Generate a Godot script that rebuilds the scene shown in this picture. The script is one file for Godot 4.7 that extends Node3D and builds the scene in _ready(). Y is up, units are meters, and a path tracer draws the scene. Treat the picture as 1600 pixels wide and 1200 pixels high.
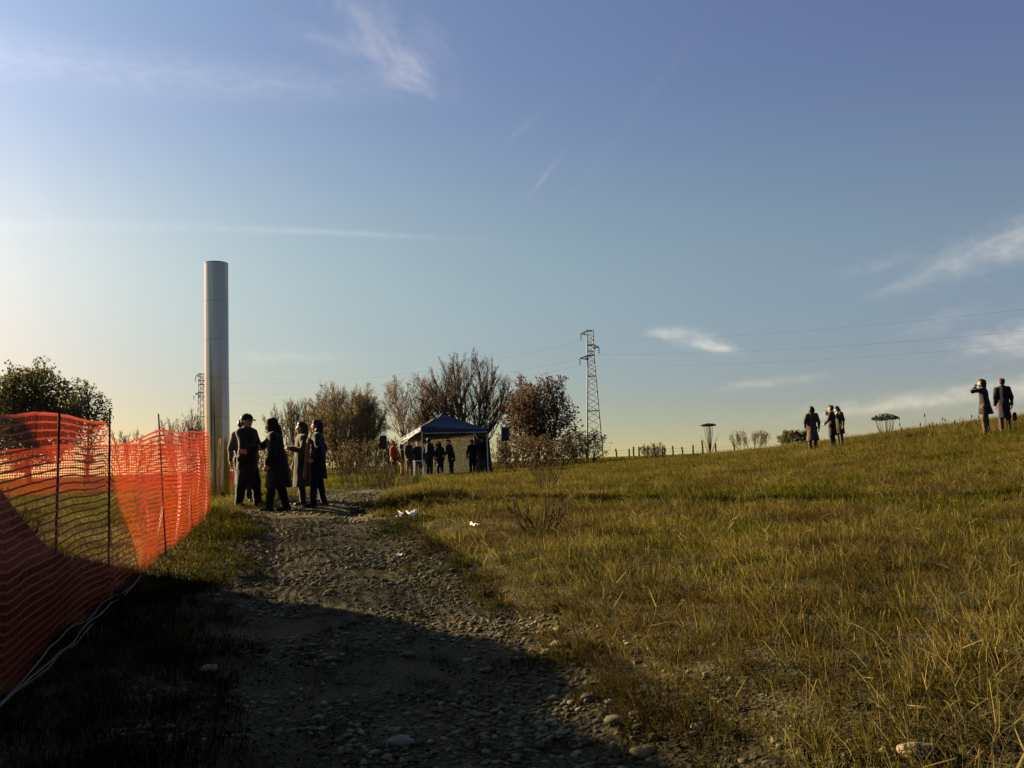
extends Node3D
# A field track with an orange net fence, a polished steel column, people and a gazebo under a low winter sun.

const EXPOSURE := 4.6
const SUN_AZ := -60.0      # degrees left of the view axis
const SUN_EL := 19.0
var rng := RandomNumberGenerator.new()
var noise_a := FastNoiseLite.new()
var noise_b := FastNoiseLite.new()
var noise_c := FastNoiseLite.new()
var taken := {}
var M := {}
var T := {}

# ------------------------------------------------------------------ helpers
func numbered(called: String) -> String:
	if not taken.has(called):
		taken[called] = 0
		return called
	taken[called] += 1
	return "%s_%03d" % [called, taken[called]]

func tag(o: Node, label := "", category := "", group := "", kind := "") -> void:
	if label: o.set_meta("label", label)
	if category: o.set_meta("category", category)
	if group: o.set_meta("group", group)
	if kind: o.set_meta("kind", kind)

func base(called: String, where: Vector3, turn := 0.0) -> Node3D:
	var o := Node3D.new()
	o.name = numbered(called)
	add_child(o)
	o.position = where
	o.rotation.y = turn
	return o

func put(mesh: Mesh, called: String, m: Material, parent: Node = self) -> MeshInstance3D:
	var o := MeshInstance3D.new()
	o.mesh = mesh
	o.material_override = m
	o.name = numbered(called) if parent == self else called
	parent.add_child(o, true)
	return o

func mat(c: Color, rough := 0.9, metal := 0.0, tex: Texture2D = null, tex_scale := 1.0) -> StandardMaterial3D:
	var m := StandardMaterial3D.new()
	m.albedo_color = c.linear_to_srgb()
	m.roughness = rough
	m.metallic = metal
	if tex:
		m.albedo_texture = tex
		m.uv1_triplanar = true
		m.uv1_scale = Vector3.ONE * tex_scale
	return m

func vmat(rough := 0.9, back := Color(0, 0, 0)) -> StandardMaterial3D:
	var m := StandardMaterial3D.new()
	m.vertex_color_use_as_albedo = true
	m.roughness = rough
	m.metallic_specular = 0.3
	if back.r > 0.0:
		m.backlight_enabled = true
		m.backlight = back.linear_to_srgb()
	return m

func noise_tex(freq: float, lo: float, hi: float, seed_: int, octaves := 4, size := 512) -> NoiseTexture2D:
	var n := FastNoiseLite.new()
	n.seed = seed_
	n.frequency = freq
	n.fractal_octaves = octaves
	var t := NoiseTexture2D.new()
	t.width = size
	t.height = size
	t.seamless = true
	t.noise = n
	var g := Gradient.new()
	g.set_color(0, Color(lo, lo, lo))
	g.set_color(1, Color(hi, hi, hi))
	g.set_offset(0, 0.2)
	g.set_offset(1, 0.8)
	t.color_ramp = g
	return t

func rr(a: float, b: float) -> float:
	return rng.randf_range(a, b)

func sm(a: float, b: float, x: float) -> float:
	var t := clampf((x - a) / (b - a), 0.0, 1.0)
	return t * t * (3.0 - 2.0 * t)

# ------------------------------------------------------------------ terrain
func path_mid(d: float) -> float:
	var x := 0.55 - 0.25 * minf(d, 17.0)
	if d > 17.0:
		x += -0.10 * (d - 17.0) + 0.012 * (d - 17.0) * (d - 17.0)
	return x

func path_half(d: float) -> float:
	return 1.05 + 0.06 * sin(d * 1.3) + 0.2 * noise_b.get_noise_2d(d * 9.0, 3.0)

func path_w(x: float, d: float) -> float:   # 1 on the track, 0 off it
	if d > 32.0 or d < -20.0: return 0.0
	var q := absf(x - path_mid(d)) - path_half(d) + 0.55 * noise_b.get_noise_2d(x * 14.0, d * 14.0)
	return (1.0 - sm(-0.2, 0.2, q)) * (1.0 - sm(24.0, 31.0, d))

func mound_h(x: float, d: float) -> float:
	var a := Vector2(-8.2, 9.7)
	var b := Vector2(-7.6, -9.0)
	var p := Vector2(x, d)
	var t := clampf((p - a).dot(b - a) / (b - a).length_squared(), 0.0, 1.0)
	var q := (p - a.lerp(b, t)).length() + 0.5 * noise_b.get_noise_2d(x * 2.0, d * 2.0)
	if q > 4.6: return 0.0
	return lerpf(3.35, 3.75, sm(0.0, 0.2, t)) * (1.0 - sm(0.3, 3.3, q)) * (0.93 + 0.2 * noise_b.get_noise_2d(x * 3.0 + 50.0, d * 3.0))

func hgt(x: float, z: float) -> float:
	var d := -z
	var xr := maxf(x, 0.0)
	var r := 0.0042 * xr * xr if xr < 18.0 else 1.36 + 0.1 * (xr - 18.0)
	r = minf(r, 3.0) * sm(1.0, 20.0, d) * (1.0 - sm(28.0, 85.0, d))
	var l := 0.31 * exp(-((x + 8.5) * (x + 8.5) + (d - 20.5) * (d - 20.5)) / 72.0)
	var f0 := lerpf(31.0, 40.0, sm(-2.0, 6.0, x))
	var far := -0.017 * maxf(0.0, minf(d, 300.0) - f0) - 0.002 * maxf(0.0, d - 300.0)
	var slope := 0.0276 * clampf(d, -30.0, 215.0) - 0.02 * maxf(0.0, d - 215.0)
	var h := r + l + far + slope
	var near := 1.0 - sm(40.0, 140.0, Vector2(x, z).length())
	if near > 0.0:
		var w := path_w(x, d)
		var bumps := 0.055 * noise_a.get_noise_2d(x * 8.0, z * 8.0) + 0.06 * noise_a.get_noise_2d(x * 2.2 + 90.0, z * 2.2)
		var q := x - path_mid(d)
		var ruts := -0.05 * (exp(-pow((q - 0.62) / 0.24, 2.0)) + exp(-pow((q + 0.62) / 0.24, 2.0)))
		var bank := 0.16 * sm(1.0, 2.3, q) * (1.0 - sm(20.0, 34.0, d))
		h += near * (bumps * lerpf(1.0, 0.25, w) + ruts * w + bank - 0.03 * w)
	return h

func ground_at(x: float, z: float) -> Vector3:
	return Vector3(x, hgt(x, z), z)

# ------------------------------------------------------------------ mesh building
class MB:
	var v := PackedVector3Array()
	var n := PackedVector3Array()
	var c := PackedColorArray()
	var ix := PackedInt32Array()

	func tube(pts: PackedVector3Array, r0: float, r1: float, sides: int, col: Color, caps := false) -> void:
		var m := pts.size()
		var b0 := v.size()
		var ref := Vector3.UP if absf((pts[m - 1] - pts[0]).normalized().y) < 0.9 else Vector3.RIGHT
		for i in m:
			var t := (pts[mini(i + 1, m - 1)] - pts[maxi(i - 1, 0)]).normalized()
			var s := t.cross(ref).normalized()
			var u := s.cross(t)
			var r := lerpf(r0, r1, float(i) / float(m - 1))
			for k in sides:
				var a := TAU * k / sides
				var d := s * cos(a) + u * sin(a)
				v.append(pts[i] + d * r)
				n.append(d)
				c.append(col)
		for i in m - 1:
			for k in sides:
				var p := b0 + i * sides + k
				var q := b0 + i * sides + (k + 1) % sides
				ix.append_array(PackedInt32Array([p, q, p + sides, q, q + sides, p + sides]))
		if caps:
			for e in 2:
				var at := b0 + (m - 1) * sides * e
				for k in range(1, sides - 1):
					ix.append_array(PackedInt32Array([at, at + k, at + k + 1] if e == 0 else [at, at + k + 1, at + k]))

	func bar(a: Vector3, b: Vector3, r: float, sides := 4, col := Color.WHITE) -> void:
		tube(PackedVector3Array([a, b]), r, r, sides, col, true)

	func quad(a: Vector3, b: Vector3, d: Vector3, e: Vector3, col: Color, nn := Vector3.ZERO) -> void:
		var b0 := v.size()
		var f := nn if nn != Vector3.ZERO else (d - a).cross(b - a).normalized()
		v.append_array(PackedVector3Array([a, b, d, e]))
		n.append_array(PackedVector3Array([f, f, f, f]))
		c.append_array(PackedColorArray([col, col, col, col]))
		ix.append_array(PackedInt32Array([b0, b0 + 1, b0 + 2, b0, b0 + 2, b0 + 3]))

	func tri(a: Vector3, b: Vector3, d: Vector3, col: Color, nn := Vector3.ZERO) -> void:
		var b0 := v.size()
		var f := nn if nn != Vector3.ZERO else (d - a).cross(b - a).normalized()
		v.append_array(PackedVector3Array([a, b, d]))
		n.append_array(PackedVector3Array([f, f, f]))
		c.append_array(PackedColorArray([col, col, col]))
		ix.append_array(PackedInt32Array([b0, b0 + 1, b0 + 2]))

	func box(at: Vector3, size: Vector3, bevel := 0.0, col := Color.WHITE, bs := Basis.IDENTITY) -> void:
		var h := size / 2.0
		# a box whose edges are chamfered: 6 faces, 12 edge strips, 8 corners
		for ax in 3:
			for s in [-1.0, 1.0]:
				var o := Vector3.ZERO
				o[ax] = s * h[ax]
				var e1 := Vector3.ZERO
				var e2 := Vector3.ZERO
				e1[(ax + 1) % 3] = h[(ax + 1) % 3] - bevel
				e2[(ax + 2) % 3] = h[(ax + 2) % 3] - bevel
				if s < 0.0: e1 = -e1
				quad(at + bs * (o - e1 - e2), at + bs * (o - e1 + e2), at + bs * (o + e1 + e2), at + bs * (o + e1 - e2), col)
		if bevel > 0.0:
			for ax in 3:
				var i1 := (ax + 1) % 3
				var i2 := (ax + 2) % 3
				for s1 in [-1.0, 1.0]:
					for s2 in [-1.0, 1.0]:
						var p := Vector3.ZERO
						p[i1] = s1 * h[i1]
						p[i2] = s2 * (h[i2] - bevel)
						var q := Vector3.ZERO
						q[i1] = s1 * (h[i1] - bevel)
						q[i2] = s2 * h[i2]
						var e := Vector3.ZERO
						e[ax] = (h[ax] - bevel)
						var nn := Vector3.ZERO
						nn[i1] = s1
						nn[i2] = s2
						quad(at + bs * (p - e), at + bs * (p + e), at + bs * (q + e), at + bs * (q - e), col, bs * nn.normalized())
			for sx in [-1.0, 1.0]:
				for sy in [-1.0, 1.0]:
					for sz in [-1.0, 1.0]:
						var s := Vector3(sx, sy, sz)
						var k := (h - Vector3.ONE * bevel) * s
						tri(at + bs * (k + Vector3(sx * bevel, 0, 0)), at + bs * (k + Vector3(0, sy * bevel, 0)), at + bs * (k + Vector3(0, 0, sz * bevel)), col, bs * s.normalized())

	func lathe(at: Vector3, prof: Array, sides: int, col: Color) -> void:   # prof: [radius, height]
		var b0 := v.size()
		for i in prof.size():
			var p0: Array = prof[maxi(i - 1, 0)]
			var p1: Array = prof[mini(i + 1, prof.size() - 1)]
			var sl := Vector2(p1[1] - p0[1], p0[0] - p1[0]).normalized()
			for k in sides:
				var a := TAU * k / sides
				v.append(at + Vector3(cos(a) * prof[i][0], prof[i][1], sin(a) * prof[i][0]))
				n.append(Vector3(cos(a) * sl.x, sl.y, sin(a) * sl.x))
				c.append(col)
		for i in prof.size() - 1:
			for k in sides:
				var p := b0 + i * sides + k
				var q := b0 + i * sides + (k + 1) % sides
				ix.append_array(PackedInt32Array([p, q, p + sides, q, q + sides, p + sides]))

	func smooth() -> void:   # normals from the faces round each vertex
		for i in n.size(): n[i] = Vector3.ZERO
		for i in range(0, ix.size(), 3):
			var f := (v[ix[i + 2]] - v[ix[i]]).cross(v[ix[i + 1]] - v[ix[i]])
			for k in 3: n[ix[i + k]] += f
		for i in n.size(): n[i] = n[i].normalized() if n[i].length_squared() > 0.0 else Vector3.UP

	func done() -> ArrayMesh:
		var a := []
		a.resize(Mesh.ARRAY_MAX)
		a[Mesh.ARRAY_VERTEX] = v
		a[Mesh.ARRAY_NORMAL] = n
		a[Mesh.ARRAY_COLOR] = c
		a[Mesh.ARRAY_INDEX] = ix
		var m := ArrayMesh.new()
		m.add_surface_from_arrays(Mesh.PRIMITIVE_TRIANGLES, a)
		return m

# a grid of distances, joined smoothly and meshed as surface nets
class Field:
	var o: Vector3
	var cell: float
	var nx: int
	var ny: int
	var nz: int
	var v := PackedFloat32Array()

	func _init(lo: Vector3, hi: Vector3, cell_: float) -> void:
		o = lo
		cell = cell_
		nx = int(ceil((hi.x - lo.x) / cell)) + 1
		ny = int(ceil((hi.y - lo.y) / cell)) + 1
		nz = int(ceil((hi.z - lo.z) / cell)) + 1
		v.resize(nx * ny * nz)
		v.fill(10.0)

	func cap(a: Vector3, b: Vector3, ra: float, rb: float, k := 0.03, fz := 1.0) -> void:
		var m := maxf(ra, rb) + k + 2.0 * cell
		var i0 := maxi(0, int((minf(a.x, b.x) - m - o.x) / cell))
		var i1 := mini(nx - 1, int((maxf(a.x, b.x) + m - o.x) / cell) + 1)
		var j0 := maxi(0, int((minf(a.y, b.y) - m - o.y) / cell))
		var j1 := mini(ny - 1, int((maxf(a.y, b.y) + m - o.y) / cell) + 1)
		var k0 := maxi(0, int((minf(a.z, b.z) - m - o.z) / cell))
		var k1 := mini(nz - 1, int((maxf(a.z, b.z) + m - o.z) / cell) + 1)
		var ab := b - a
		var l2 := maxf(ab.length_squared(), 1e-9)
		for i in range(i0, i1 + 1):
			var px := o.x + i * cell - a.x
			for j in range(j0, j1 + 1):
				var py := o.y + j * cell - a.y
				var row := (i * ny + j) * nz
				var pre := px * ab.x + py * ab.y
				for kk in range(k0, k1 + 1):
					var pz := o.z + kk * cell - a.z
					var t := (pre + pz * ab.z) / l2
					t = 0.0 if t < 0.0 else (1.0 if t > 1.0 else t)
					var dx := px - ab.x * t
					var dy := py - ab.y * t
					var dz := (pz - ab.z * t) * fz
					var d := sqrt(dx * dx + dy * dy + dz * dz) - ra - (rb - ra) * t
					var e := v[row + kk]
					var w := k - absf(d - e)
					var r := d if d < e else e
					if w > 0.0: r -= w * w / (4.0 * k)
					v[row + kk] = r

	func keep_above(y: float) -> void:
		for i in nx:
			for j in ny:
				var c := y - (o.y + j * cell)
				if c < -3.0 * cell: continue
				var row := (i * ny + j) * nz
				for k in nz:
					if v[row + k] < c: v[row + k] = c

	func folds(ns: FastNoiseLite, amp: float, fx: float, fy: float) -> void:
		for i in nx:
			for j in ny:
				var row := (i * ny + j) * nz
				for k in nz:
					if absf(v[row + k]) < 2.5 * cell:
						v[row + k] += amp * ns.get_noise_3d((o.x + i * cell) * fx, (o.y + j * cell) * fy, (o.z + k * cell) * fx)

	func into(mb: MB, col: Color) -> void:
		var id := PackedInt32Array()
		id.resize(v.size())
		id.fill(-1)
		var sy := nz
		var sx := ny * nz
		var lim := 2.0 * cell
		var made := PackedInt32Array()
		for i in nx - 1:
			for j in ny - 1:
				var row := (i * ny + j) * nz
				for k in nz - 1:
					var p := row + k
					var v0 := v[p]
					if v0 > lim or v0 < -lim: continue
					var s0 := v0 < 0.0
					if (v[p + 1] < 0.0) == s0 and (v[p + sy] < 0.0) == s0 and (v[p + sy + 1] < 0.0) == s0 and (v[p + sx] < 0.0) == s0 and (v[p + sx + 1] < 0.0) == s0 and (v[p + sx + sy] < 0.0) == s0 and (v[p + sx + sy + 1] < 0.0) == s0:
						continue
					var acc := Vector3.ZERO
					var cnt := 0
					for e in 12:
						var c0: int = E0[e]
						var c1: int = E1[e]
						var va := v[p + (c0 & 1) * sx + ((c0 >> 1) & 1) * sy + (c0 >> 2)]
						var vb := v[p + (c1 & 1) * sx + ((c1 >> 1) & 1) * sy + (c1 >> 2)]
						if (va < 0.0) != (vb < 0.0):
							var t := va / (va - vb)
							var pa := Vector3(c0 & 1, (c0 >> 1) & 1, c0 >> 2)
							var pb := Vector3(c1 & 1, (c1 >> 1) & 1, c1 >> 2)
							acc += pa.lerp(pb, t)
							cnt += 1
					id[p] = mb.v.size()
					made.append(p)
					mb.v.append(o + (Vector3(i, j, k) + acc / cnt) * cell)
					mb.n.append(Vector3.UP)
					mb.c.append(col)
		var first := mb.ix.size()
		for p in made:
			var k := p % nz
			var j := (p / nz) % ny
			var i := p / sx
			var s := v[p] < 0.0
			for ax in 3:
				var st := sx if ax == 0 else (sy if ax == 1 else 1)
				if (v[p + st] < 0.0) == s: continue
				var a1 := sy if ax == 0 else (1 if ax == 1 else sx)
				var a2 := 1 if ax == 0 else (sx if ax == 1 else sy)
				if p - a1 - a2 < 0: continue
				var q0 := id[p]
				var q1 := id[p - a1]
				var q2 := id[p - a1 - a2]
				var q3 := id[p - a2]
				if q1 < 0 or q2 < 0 or q3 < 0: continue
				if s: mb.ix.append_array(PackedInt32Array([q0, q2, q1, q0, q3, q2]))
				else: mb.ix.append_array(PackedInt32Array([q0, q1, q2, q0, q2, q3]))
		# normals
		var from := 0
		for i in range(first, mb.ix.size(), 3):
			var f := (mb.v[mb.ix[i + 2]] - mb.v[mb.ix[i]]).cross(mb.v[mb.ix[i + 1]] - mb.v[mb.ix[i]])
			for q in 3: mb.n[mb.ix[i + q]] += f * 1e6
		for p in made:
			var q := id[p]
			mb.n[q] = (mb.n[q] - Vector3.UP).normalized() if (mb.n[q] - Vector3.UP).length_squared() > 0.0 else Vector3.UP

	const E0 := [0, 2, 4, 6, 0, 1, 4, 5, 0, 1, 2, 3]
	const E1 := [1, 3, 5, 7, 2, 3, 6, 7, 4, 5, 6, 7]

# ------------------------------------------------------------------ sky
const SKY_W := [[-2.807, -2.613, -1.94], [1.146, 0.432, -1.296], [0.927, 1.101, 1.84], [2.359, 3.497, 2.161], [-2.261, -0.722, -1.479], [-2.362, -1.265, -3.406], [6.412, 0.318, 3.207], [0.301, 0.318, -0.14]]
# clouds: azimuth, elevation, half width, half height (degrees), tilt (degrees), thickness
const CLOUDS := [
	[-6.3, 24.3, 2.5, 1.1, -35.0, 0.34], [-8.4, 26.3, 2.8, 1.6, -58.0, 0.22], [-10.8, 25.2, 3.0, 0.8, -15.0, 0.13], [-6.2, 23.2, 2.0, 0.5, -10.0, 0.16], [-4.5, 25.6, 2.4, 1.2, -40.0, 0.10],
	[10.6, 7.6, 1.5, 0.50, -8.0, 0.32], [12.2, 6.95, 1.5, 0.42, -16.0, 0.62], [9.6, 7.8, 1.1, 0.35, -6.0, 0.3], [12.9, 6.65, 0.8, 0.2, 8.0, 0.4],
	[27.8, 10.9, 3.4, 1.0, 14.0, 0.34], [24.0, 9.8, 2.6, 0.6, 18.0, 0.16], [31.0, 11.6, 4.0, 1.3, 12.0, 0.28], [22.0, 10.8, 2.6, 0.5, 12.0, 0.12],
	[28.8, 5.9, 3.2, 0.9, 4.0, 0.46], [26.0, 7.6, 2.4, 0.4, 5.0, 0.16], [34.0, 6.4, 4.0, 1.3, 6.0, 0.45], [24.5, 6.9, 2.0, 0.3, 4.0, 0.12],
	[26.0, 3.1, 7.5, 0.55, 3.0, 0.40], [34.0, 3.8, 8.0, 0.8, 4.0, 0.4], [15.5, 4.5, 3.2, 0.3, 3.0, 0.22], [20.0, 2.5, 3.5, 0.3, 3.0, 0.2],
	[2.5, 17.6, 1.5, 0.14, 48.0, 0.16], [1.4, 20.6, 1.6, 0.25, 40.0, 0.09], [9.0, 21.5, 7.0, 0.4, 48.0, 0.03], [-13.5, 7.0, 4.0, 0.4, -2.0, 0.10],
	[-32.0, 12.5, 14.0, 4.5, 0.0, 0.06],
	[-44.0, 18.0, 8.0, 1.0, 4.0, 0.15], [60.0, 12.0, 12.0, 1.6, 6.0, 0.35], [85.0, 22.0, 16.0, 2.5, -8.0, 0.3], [120.0, 15.0, 14.0, 2.0, 10.0, 0.3], [-110.0, 20.0, 15.0, 2.2, -6.0, 0.3], [165.0, 26.0, 16.0, 3.0, 5.0, 0.3], [-150.0, 12.0, 12.0, 1.5, 8.0, 0.3]]

func make_sky() -> PanoramaSkyMaterial:
	var w := 3072
	var h := 1536
	var img := PackedFloat32Array()
	img.resize(w * h * 3)
	var ground := [0.055, 0.048, 0.03]
	var sa := deg_to_rad(SUN_AZ)
	var se := deg_to_rad(SUN_EL)
	var cn := FastNoiseLite.new()
	cn.seed = 5
	cn.frequency = 0.5
	cn.fractal_octaves = 5
	var step := 2      # the clear sky is computed every other pixel and interpolated
	var half := h / 2
	var rows := []
	# coarse clear sky: log colour over elevation rows and azimuth columns
	var ce := 160
	var ca := 240
	var coarse := PackedFloat32Array()
	coarse.resize((ce + 1) * (ca + 1) * 3)
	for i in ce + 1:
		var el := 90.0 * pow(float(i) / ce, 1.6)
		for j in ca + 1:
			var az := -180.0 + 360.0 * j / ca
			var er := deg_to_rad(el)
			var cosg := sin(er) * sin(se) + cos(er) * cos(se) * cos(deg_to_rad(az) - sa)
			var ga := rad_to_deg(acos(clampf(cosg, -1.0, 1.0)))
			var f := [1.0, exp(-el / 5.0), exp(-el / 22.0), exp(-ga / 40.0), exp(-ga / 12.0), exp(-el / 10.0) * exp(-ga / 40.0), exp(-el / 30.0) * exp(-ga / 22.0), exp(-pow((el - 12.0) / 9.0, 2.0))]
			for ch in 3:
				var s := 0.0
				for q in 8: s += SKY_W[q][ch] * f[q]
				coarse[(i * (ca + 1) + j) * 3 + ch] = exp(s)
	for y in h:
		var el := 90.0 - 180.0 * (y + 0.5) / h
		var at := y * w * 3
		if el < 0.0:
			for x in w:
				img[at] = ground[0]
				img[at + 1] = ground[1]
				img[at + 2] = ground[2]
				at += 3
			continue
		var fi := pow(el / 90.0, 1.0 / 1.6) * ce
		var i0 := mini(int(fi), ce - 1)
		var ti := fi - i0
		var near := []
		for c in CLOUDS:
			if absf(el - c[1]) < 2.2 * maxf(c[3], c[2] * absf(sin(deg_to_rad(c[4]))) + c[3]): near.append(c)
		for x in w:
			var az := fposmod(360.0 * (x + 0.5) / w + 180.0, 360.0) - 180.0
			var fj := (az + 180.0) / 360.0 * ca
			var j0 := mini(int(fj), ca - 1)
			var tj := fj - j0
			var b := (i0 * (ca + 1) + j0) * 3
			var b2 := b + (ca + 1) * 3
			var w00 := (1.0 - ti) * (1.0 - tj)
			var w01 := (1.0 - ti) * tj
			var w10 := ti * (1.0 - tj)
			var w11 := ti * tj
			var r := coarse[b] * w00 + coarse[b + 3] * w01 + coarse[b2] * w10 + coarse[b2 + 3] * w11
			var g := coarse[b + 1] * w00 + coarse[b + 4] * w01 + coarse[b2 + 1] * w10 + coarse[b2 + 4] * w11
			var bl := coarse[b + 2] * w00 + coarse[b + 5] * w01 + coarse[b2 + 2] * w10 + coarse[b2 + 5] * w11
			var k := 0.0
			# two old condensation trails that cross the sky from the left
			if az > -75.0 and az < 14.0:
				var e1 := 14.55 - 0.0035 * (az + 18.0) * (az + 18.0) + 0.02 * (az + 18.0) + 0.05 * cn.get_noise_2d(az * 0.8, 3.0)
				var wd := 0.14 + 0.012 * maxf(0.0, -az - 10.0)
				var q1 := (el - e1) / wd
				if absf(q1) < 3.0:
					k += (0.05 + 0.13 * exp(-pow((az + 10.0) / 6.0, 2.0))) * exp(-q1 * q1) * (1.0 - sm(-9.0, 5.0, az)) * (0.8 + 0.5 * cn.get_noise_2d(az * 2.0, 7.0))
				var e2 := 22.8 + 0.01 * (az + 20.0)
				var q2 := (el - e2) / (0.9 + 0.02 * absf(az + 10.0))
				if absf(q2) < 3.0:
					k += 0.16 * exp(-q2 * q2) * (1.0 - sm(-16.0, 0.0, az)) * (0.8 + 0.6 * cn.get_noise_2d(az * 1.2, el * 4.0))
			for c in near:
				var dx: float = (az - c[0]) * cos(deg_to_rad(el))
				if absf(dx) > 2.2 * c[2]: continue
				var dy: float = el - c[1]
				var ct := cos(deg_to_rad(c[4]))
				var st := sin(deg_to_rad(c[4]))
				var ux: float = (dx * ct + dy * st) / c[2]
				var uy: float = (-dx * st + dy * ct) / c[3]
				var q := ux * ux + uy * uy
				if q > 4.0: continue
				var nn := cn.get_noise_2d((dx * ct + dy * st) * 0.9 + c[0] * 7.0, (-dx * st + dy * ct) * 2.6) + 0.5 * cn.get_noise_2d(dx * 4.0 + 30.0, dy * 7.0)
				if c[3] > 3.5: nn *= 0.25
				var dens := exp(-1.6 * q) + 0.55 * nn * exp(-0.7 * q)
				k += c[5] * clampf(dens, 0.0, 1.0) * (0.65 + 0.45 * clampf(nn + 0.4, 0.0, 1.0))
			if k > 0.0:
				k = minf(k, 0.8)
				# thin cloud: scatters the sun's warm light
				var glow := 0.16 + 0.45 * g
				r = r + (glow * 1.55 + 0.03) * k
				g = g + (glow * 1.24 + 0.01) * k
				bl = bl + glow * 0.85 * k
			img[at] = r / EXPOSURE
			img[at + 1] = g / EXPOSURE
			img[at + 2] = bl / EXPOSURE
			at += 3
	var im := Image.create_from_data(w, h, false, Image.FORMAT_RGBF, img.to_byte_array())
	var m := PanoramaSkyMaterial.new()
	m.panorama = ImageTexture.create_from_image(im)
	return m

# ------------------------------------------------------------------ vegetation
# spec: h (height), env (centre height, radius x, radius y), stems, levels, leaf count, leaf size, colours
func tree(called: String, label: String, category: String, group: String, x: float, z: float, s: Dictionary) -> Node3D:
	rng.seed = s.get("seed", int(absf(x * 131.0) + absf(z * 37.0)))
	var root := base(called, ground_at(x, z) - Vector3(0, 0.05, 0), rr(0.0, TAU))
	tag(root, label, category, group)
	var wood := MB.new()
	var crown := MB.new()
	var stems: int = s.get("stems", 1)
	for i in stems:
		var out: float = s.get("splay", 0.12) if stems > 1 else 0.03
		var a := TAU * (i + rr(0.0, 0.7)) / stems
		var dir := Vector3(cos(a) * out * rr(0.4, 1.5), 1.0, sin(a) * out * rr(0.4, 1.5)).normalized()
		var p: Vector3 = Vector3(cos(a), 0, sin(a)) * (s.get("foot", 0.15) if stems > 1 else 0.0)
		_grow(wood, crown, p, dir, s.h * rr(0.82, 1.0) * s.get("trunk", 0.55), s.r, 0, s)
	var e: Array = s.env
	for i in s.get("fill", 0):
		var p := Vector3(rr(-1, 1), rr(-1, 1), rr(-1, 1))
		if p.length() > 1.0: continue
		p = p * (0.35 + 0.65 * pow(p.length(), 0.3)) / maxf(p.length(), 0.01) * p.length()
		var q := Vector3(p.x * e[1], e[0] + p.y * e[2], p.z * e[1])
		if q.y < 0.1 or not _inside(q, s): continue
		if noise_c.get_noise_3d(q.x * s.get("clump", 11.0), q.y * s.get("clump", 11.0), q.z * s.get("clump", 11.0)) < s.get("gap", -0.05) + rr(-0.06, 0.06): continue
		_leaf(crown, q, s.leaf * rr(0.6, 1.3), s.leaf_cols[rng.randi() % s.leaf_cols.size()])
	put(wood.done(), "trunk", M.bark, root)
	if crown.ix.size():
		put(crown.done(), "crown", M.twig, root)
	return root

func _inside(p: Vector3, s: Dictionary) -> bool:
	var e: Array = s.env
	var q := Vector3(p.x / e[1], (p.y - e[0]) / e[2], p.z / e[1])
	return q.length() < 1.0 + 0.22 * noise_c.get_noise_3d(p.x * 30.0, p.y * 30.0, p.z * 30.0) + rr(-0.08, 0.06)

func _grow(wood: MB, crown: MB, p: Vector3, dir: Vector3, length: float, r: float, lev: int, s: Dictionary) -> void:
	var levels: int = s.levels
	var segs := 5 if lev == 0 else (4 if lev == 1 else 3)
	var pts := PackedVector3Array([p])
	var dirs := [dir]
	var q := p
	var d := dir
	var bend: float = s.get("bend", 0.16)
	for i in segs:
		d = (d + Vector3(rr(-1, 1), rr(-1, 1), rr(-1, 1)) * bend + Vector3.UP * s.get("up", 0.08)).normalized()
		q = q + d * (length / segs)
		pts.append(q)
		dirs.append(d)
		if lev > 0 and not _inside(q, s):
			break
	var n := pts.size()
	var tip := r * (0.45 if lev < levels else 0.25)
	var col: Color = s.wood
	var shade := rr(0.75, 1.2)
	(wood if lev <= 1 else crown).tube(pts, r, tip, 6 if lev == 0 else (4 if lev == 1 else 3), Color(col.r * shade, col.g * shade, col.b * shade))
	if lev >= s.get("leaf_from", levels):
		var leaves: float = s.get("leaves", 0.0)
		var count := int(leaves) + (1 if rng.randf() < leaves - int(leaves) else 0)
		for i in count:
			var t := rng.randf() * (n - 1)
			var k := mini(int(t), n - 2)
			var at: Vector3 = pts[k].lerp(pts[k + 1], t - k) + Vector3(rr(-1, 1), rr(-1, 1), rr(-1, 1)) * s.get("scatter", 0.1)
			_leaf(crown, at, s.leaf * rr(0.6, 1.3), s.leaf_cols[rng.randi() % s.leaf_cols.size()])
	if lev < levels:
		var kids: int = s.kids[lev]
		for i in kids:
			var t: float = lerpf(s.get("from", 0.35) if lev == 0 else 0.2, 1.0, (i + rng.randf()) / kids) * (n - 1)
			var k := mini(int(t), n - 2)
			var at := pts[k].lerp(pts[k + 1], t - k)
			var along: Vector3 = dirs[k + 1]
			var side := along.cross(Vector3(rr(-1, 1), rr(-1, 1), rr(-1, 1))).normalized()
			var ang: float = s.get("angle", 0.7) * rr(0.6, 1.25)
			var nd := (along * cos(ang) + side * sin(ang)).normalized()
			_grow(wood, crown, at, nd, length * s.get("ratio", 0.55) * rr(0.7, 1.2), maxf(r * rr(0.4, 0.55), s.get("rmin", 0.006)), lev + 1, s)
		if lev == 0 or rng.randf() < 0.7:
			_grow(wood, crown, pts[n - 1], dirs[n - 1], length * s.get("ratio", 0.55), tip, lev + 1, s)

func _leaf(mb: MB, at: Vector3, size: float, col: Color) -> void:
	var a := Vector3(rr(-1, 1), rr(-1, 1), rr(-1, 1)).normalized()
	var b := a.cross(Vector3(rr(-1, 1), rr(-1, 1), rr(-1, 1))).normalized()
	var v := rr(0.7, 1.3)
	mb.quad(at - a * size * 0.5, at + b * size * 0.32, at + a * size * 0.5, at - b * size * 0.32, Color(col.r * v, col.g * v, col.b * v))

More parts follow.
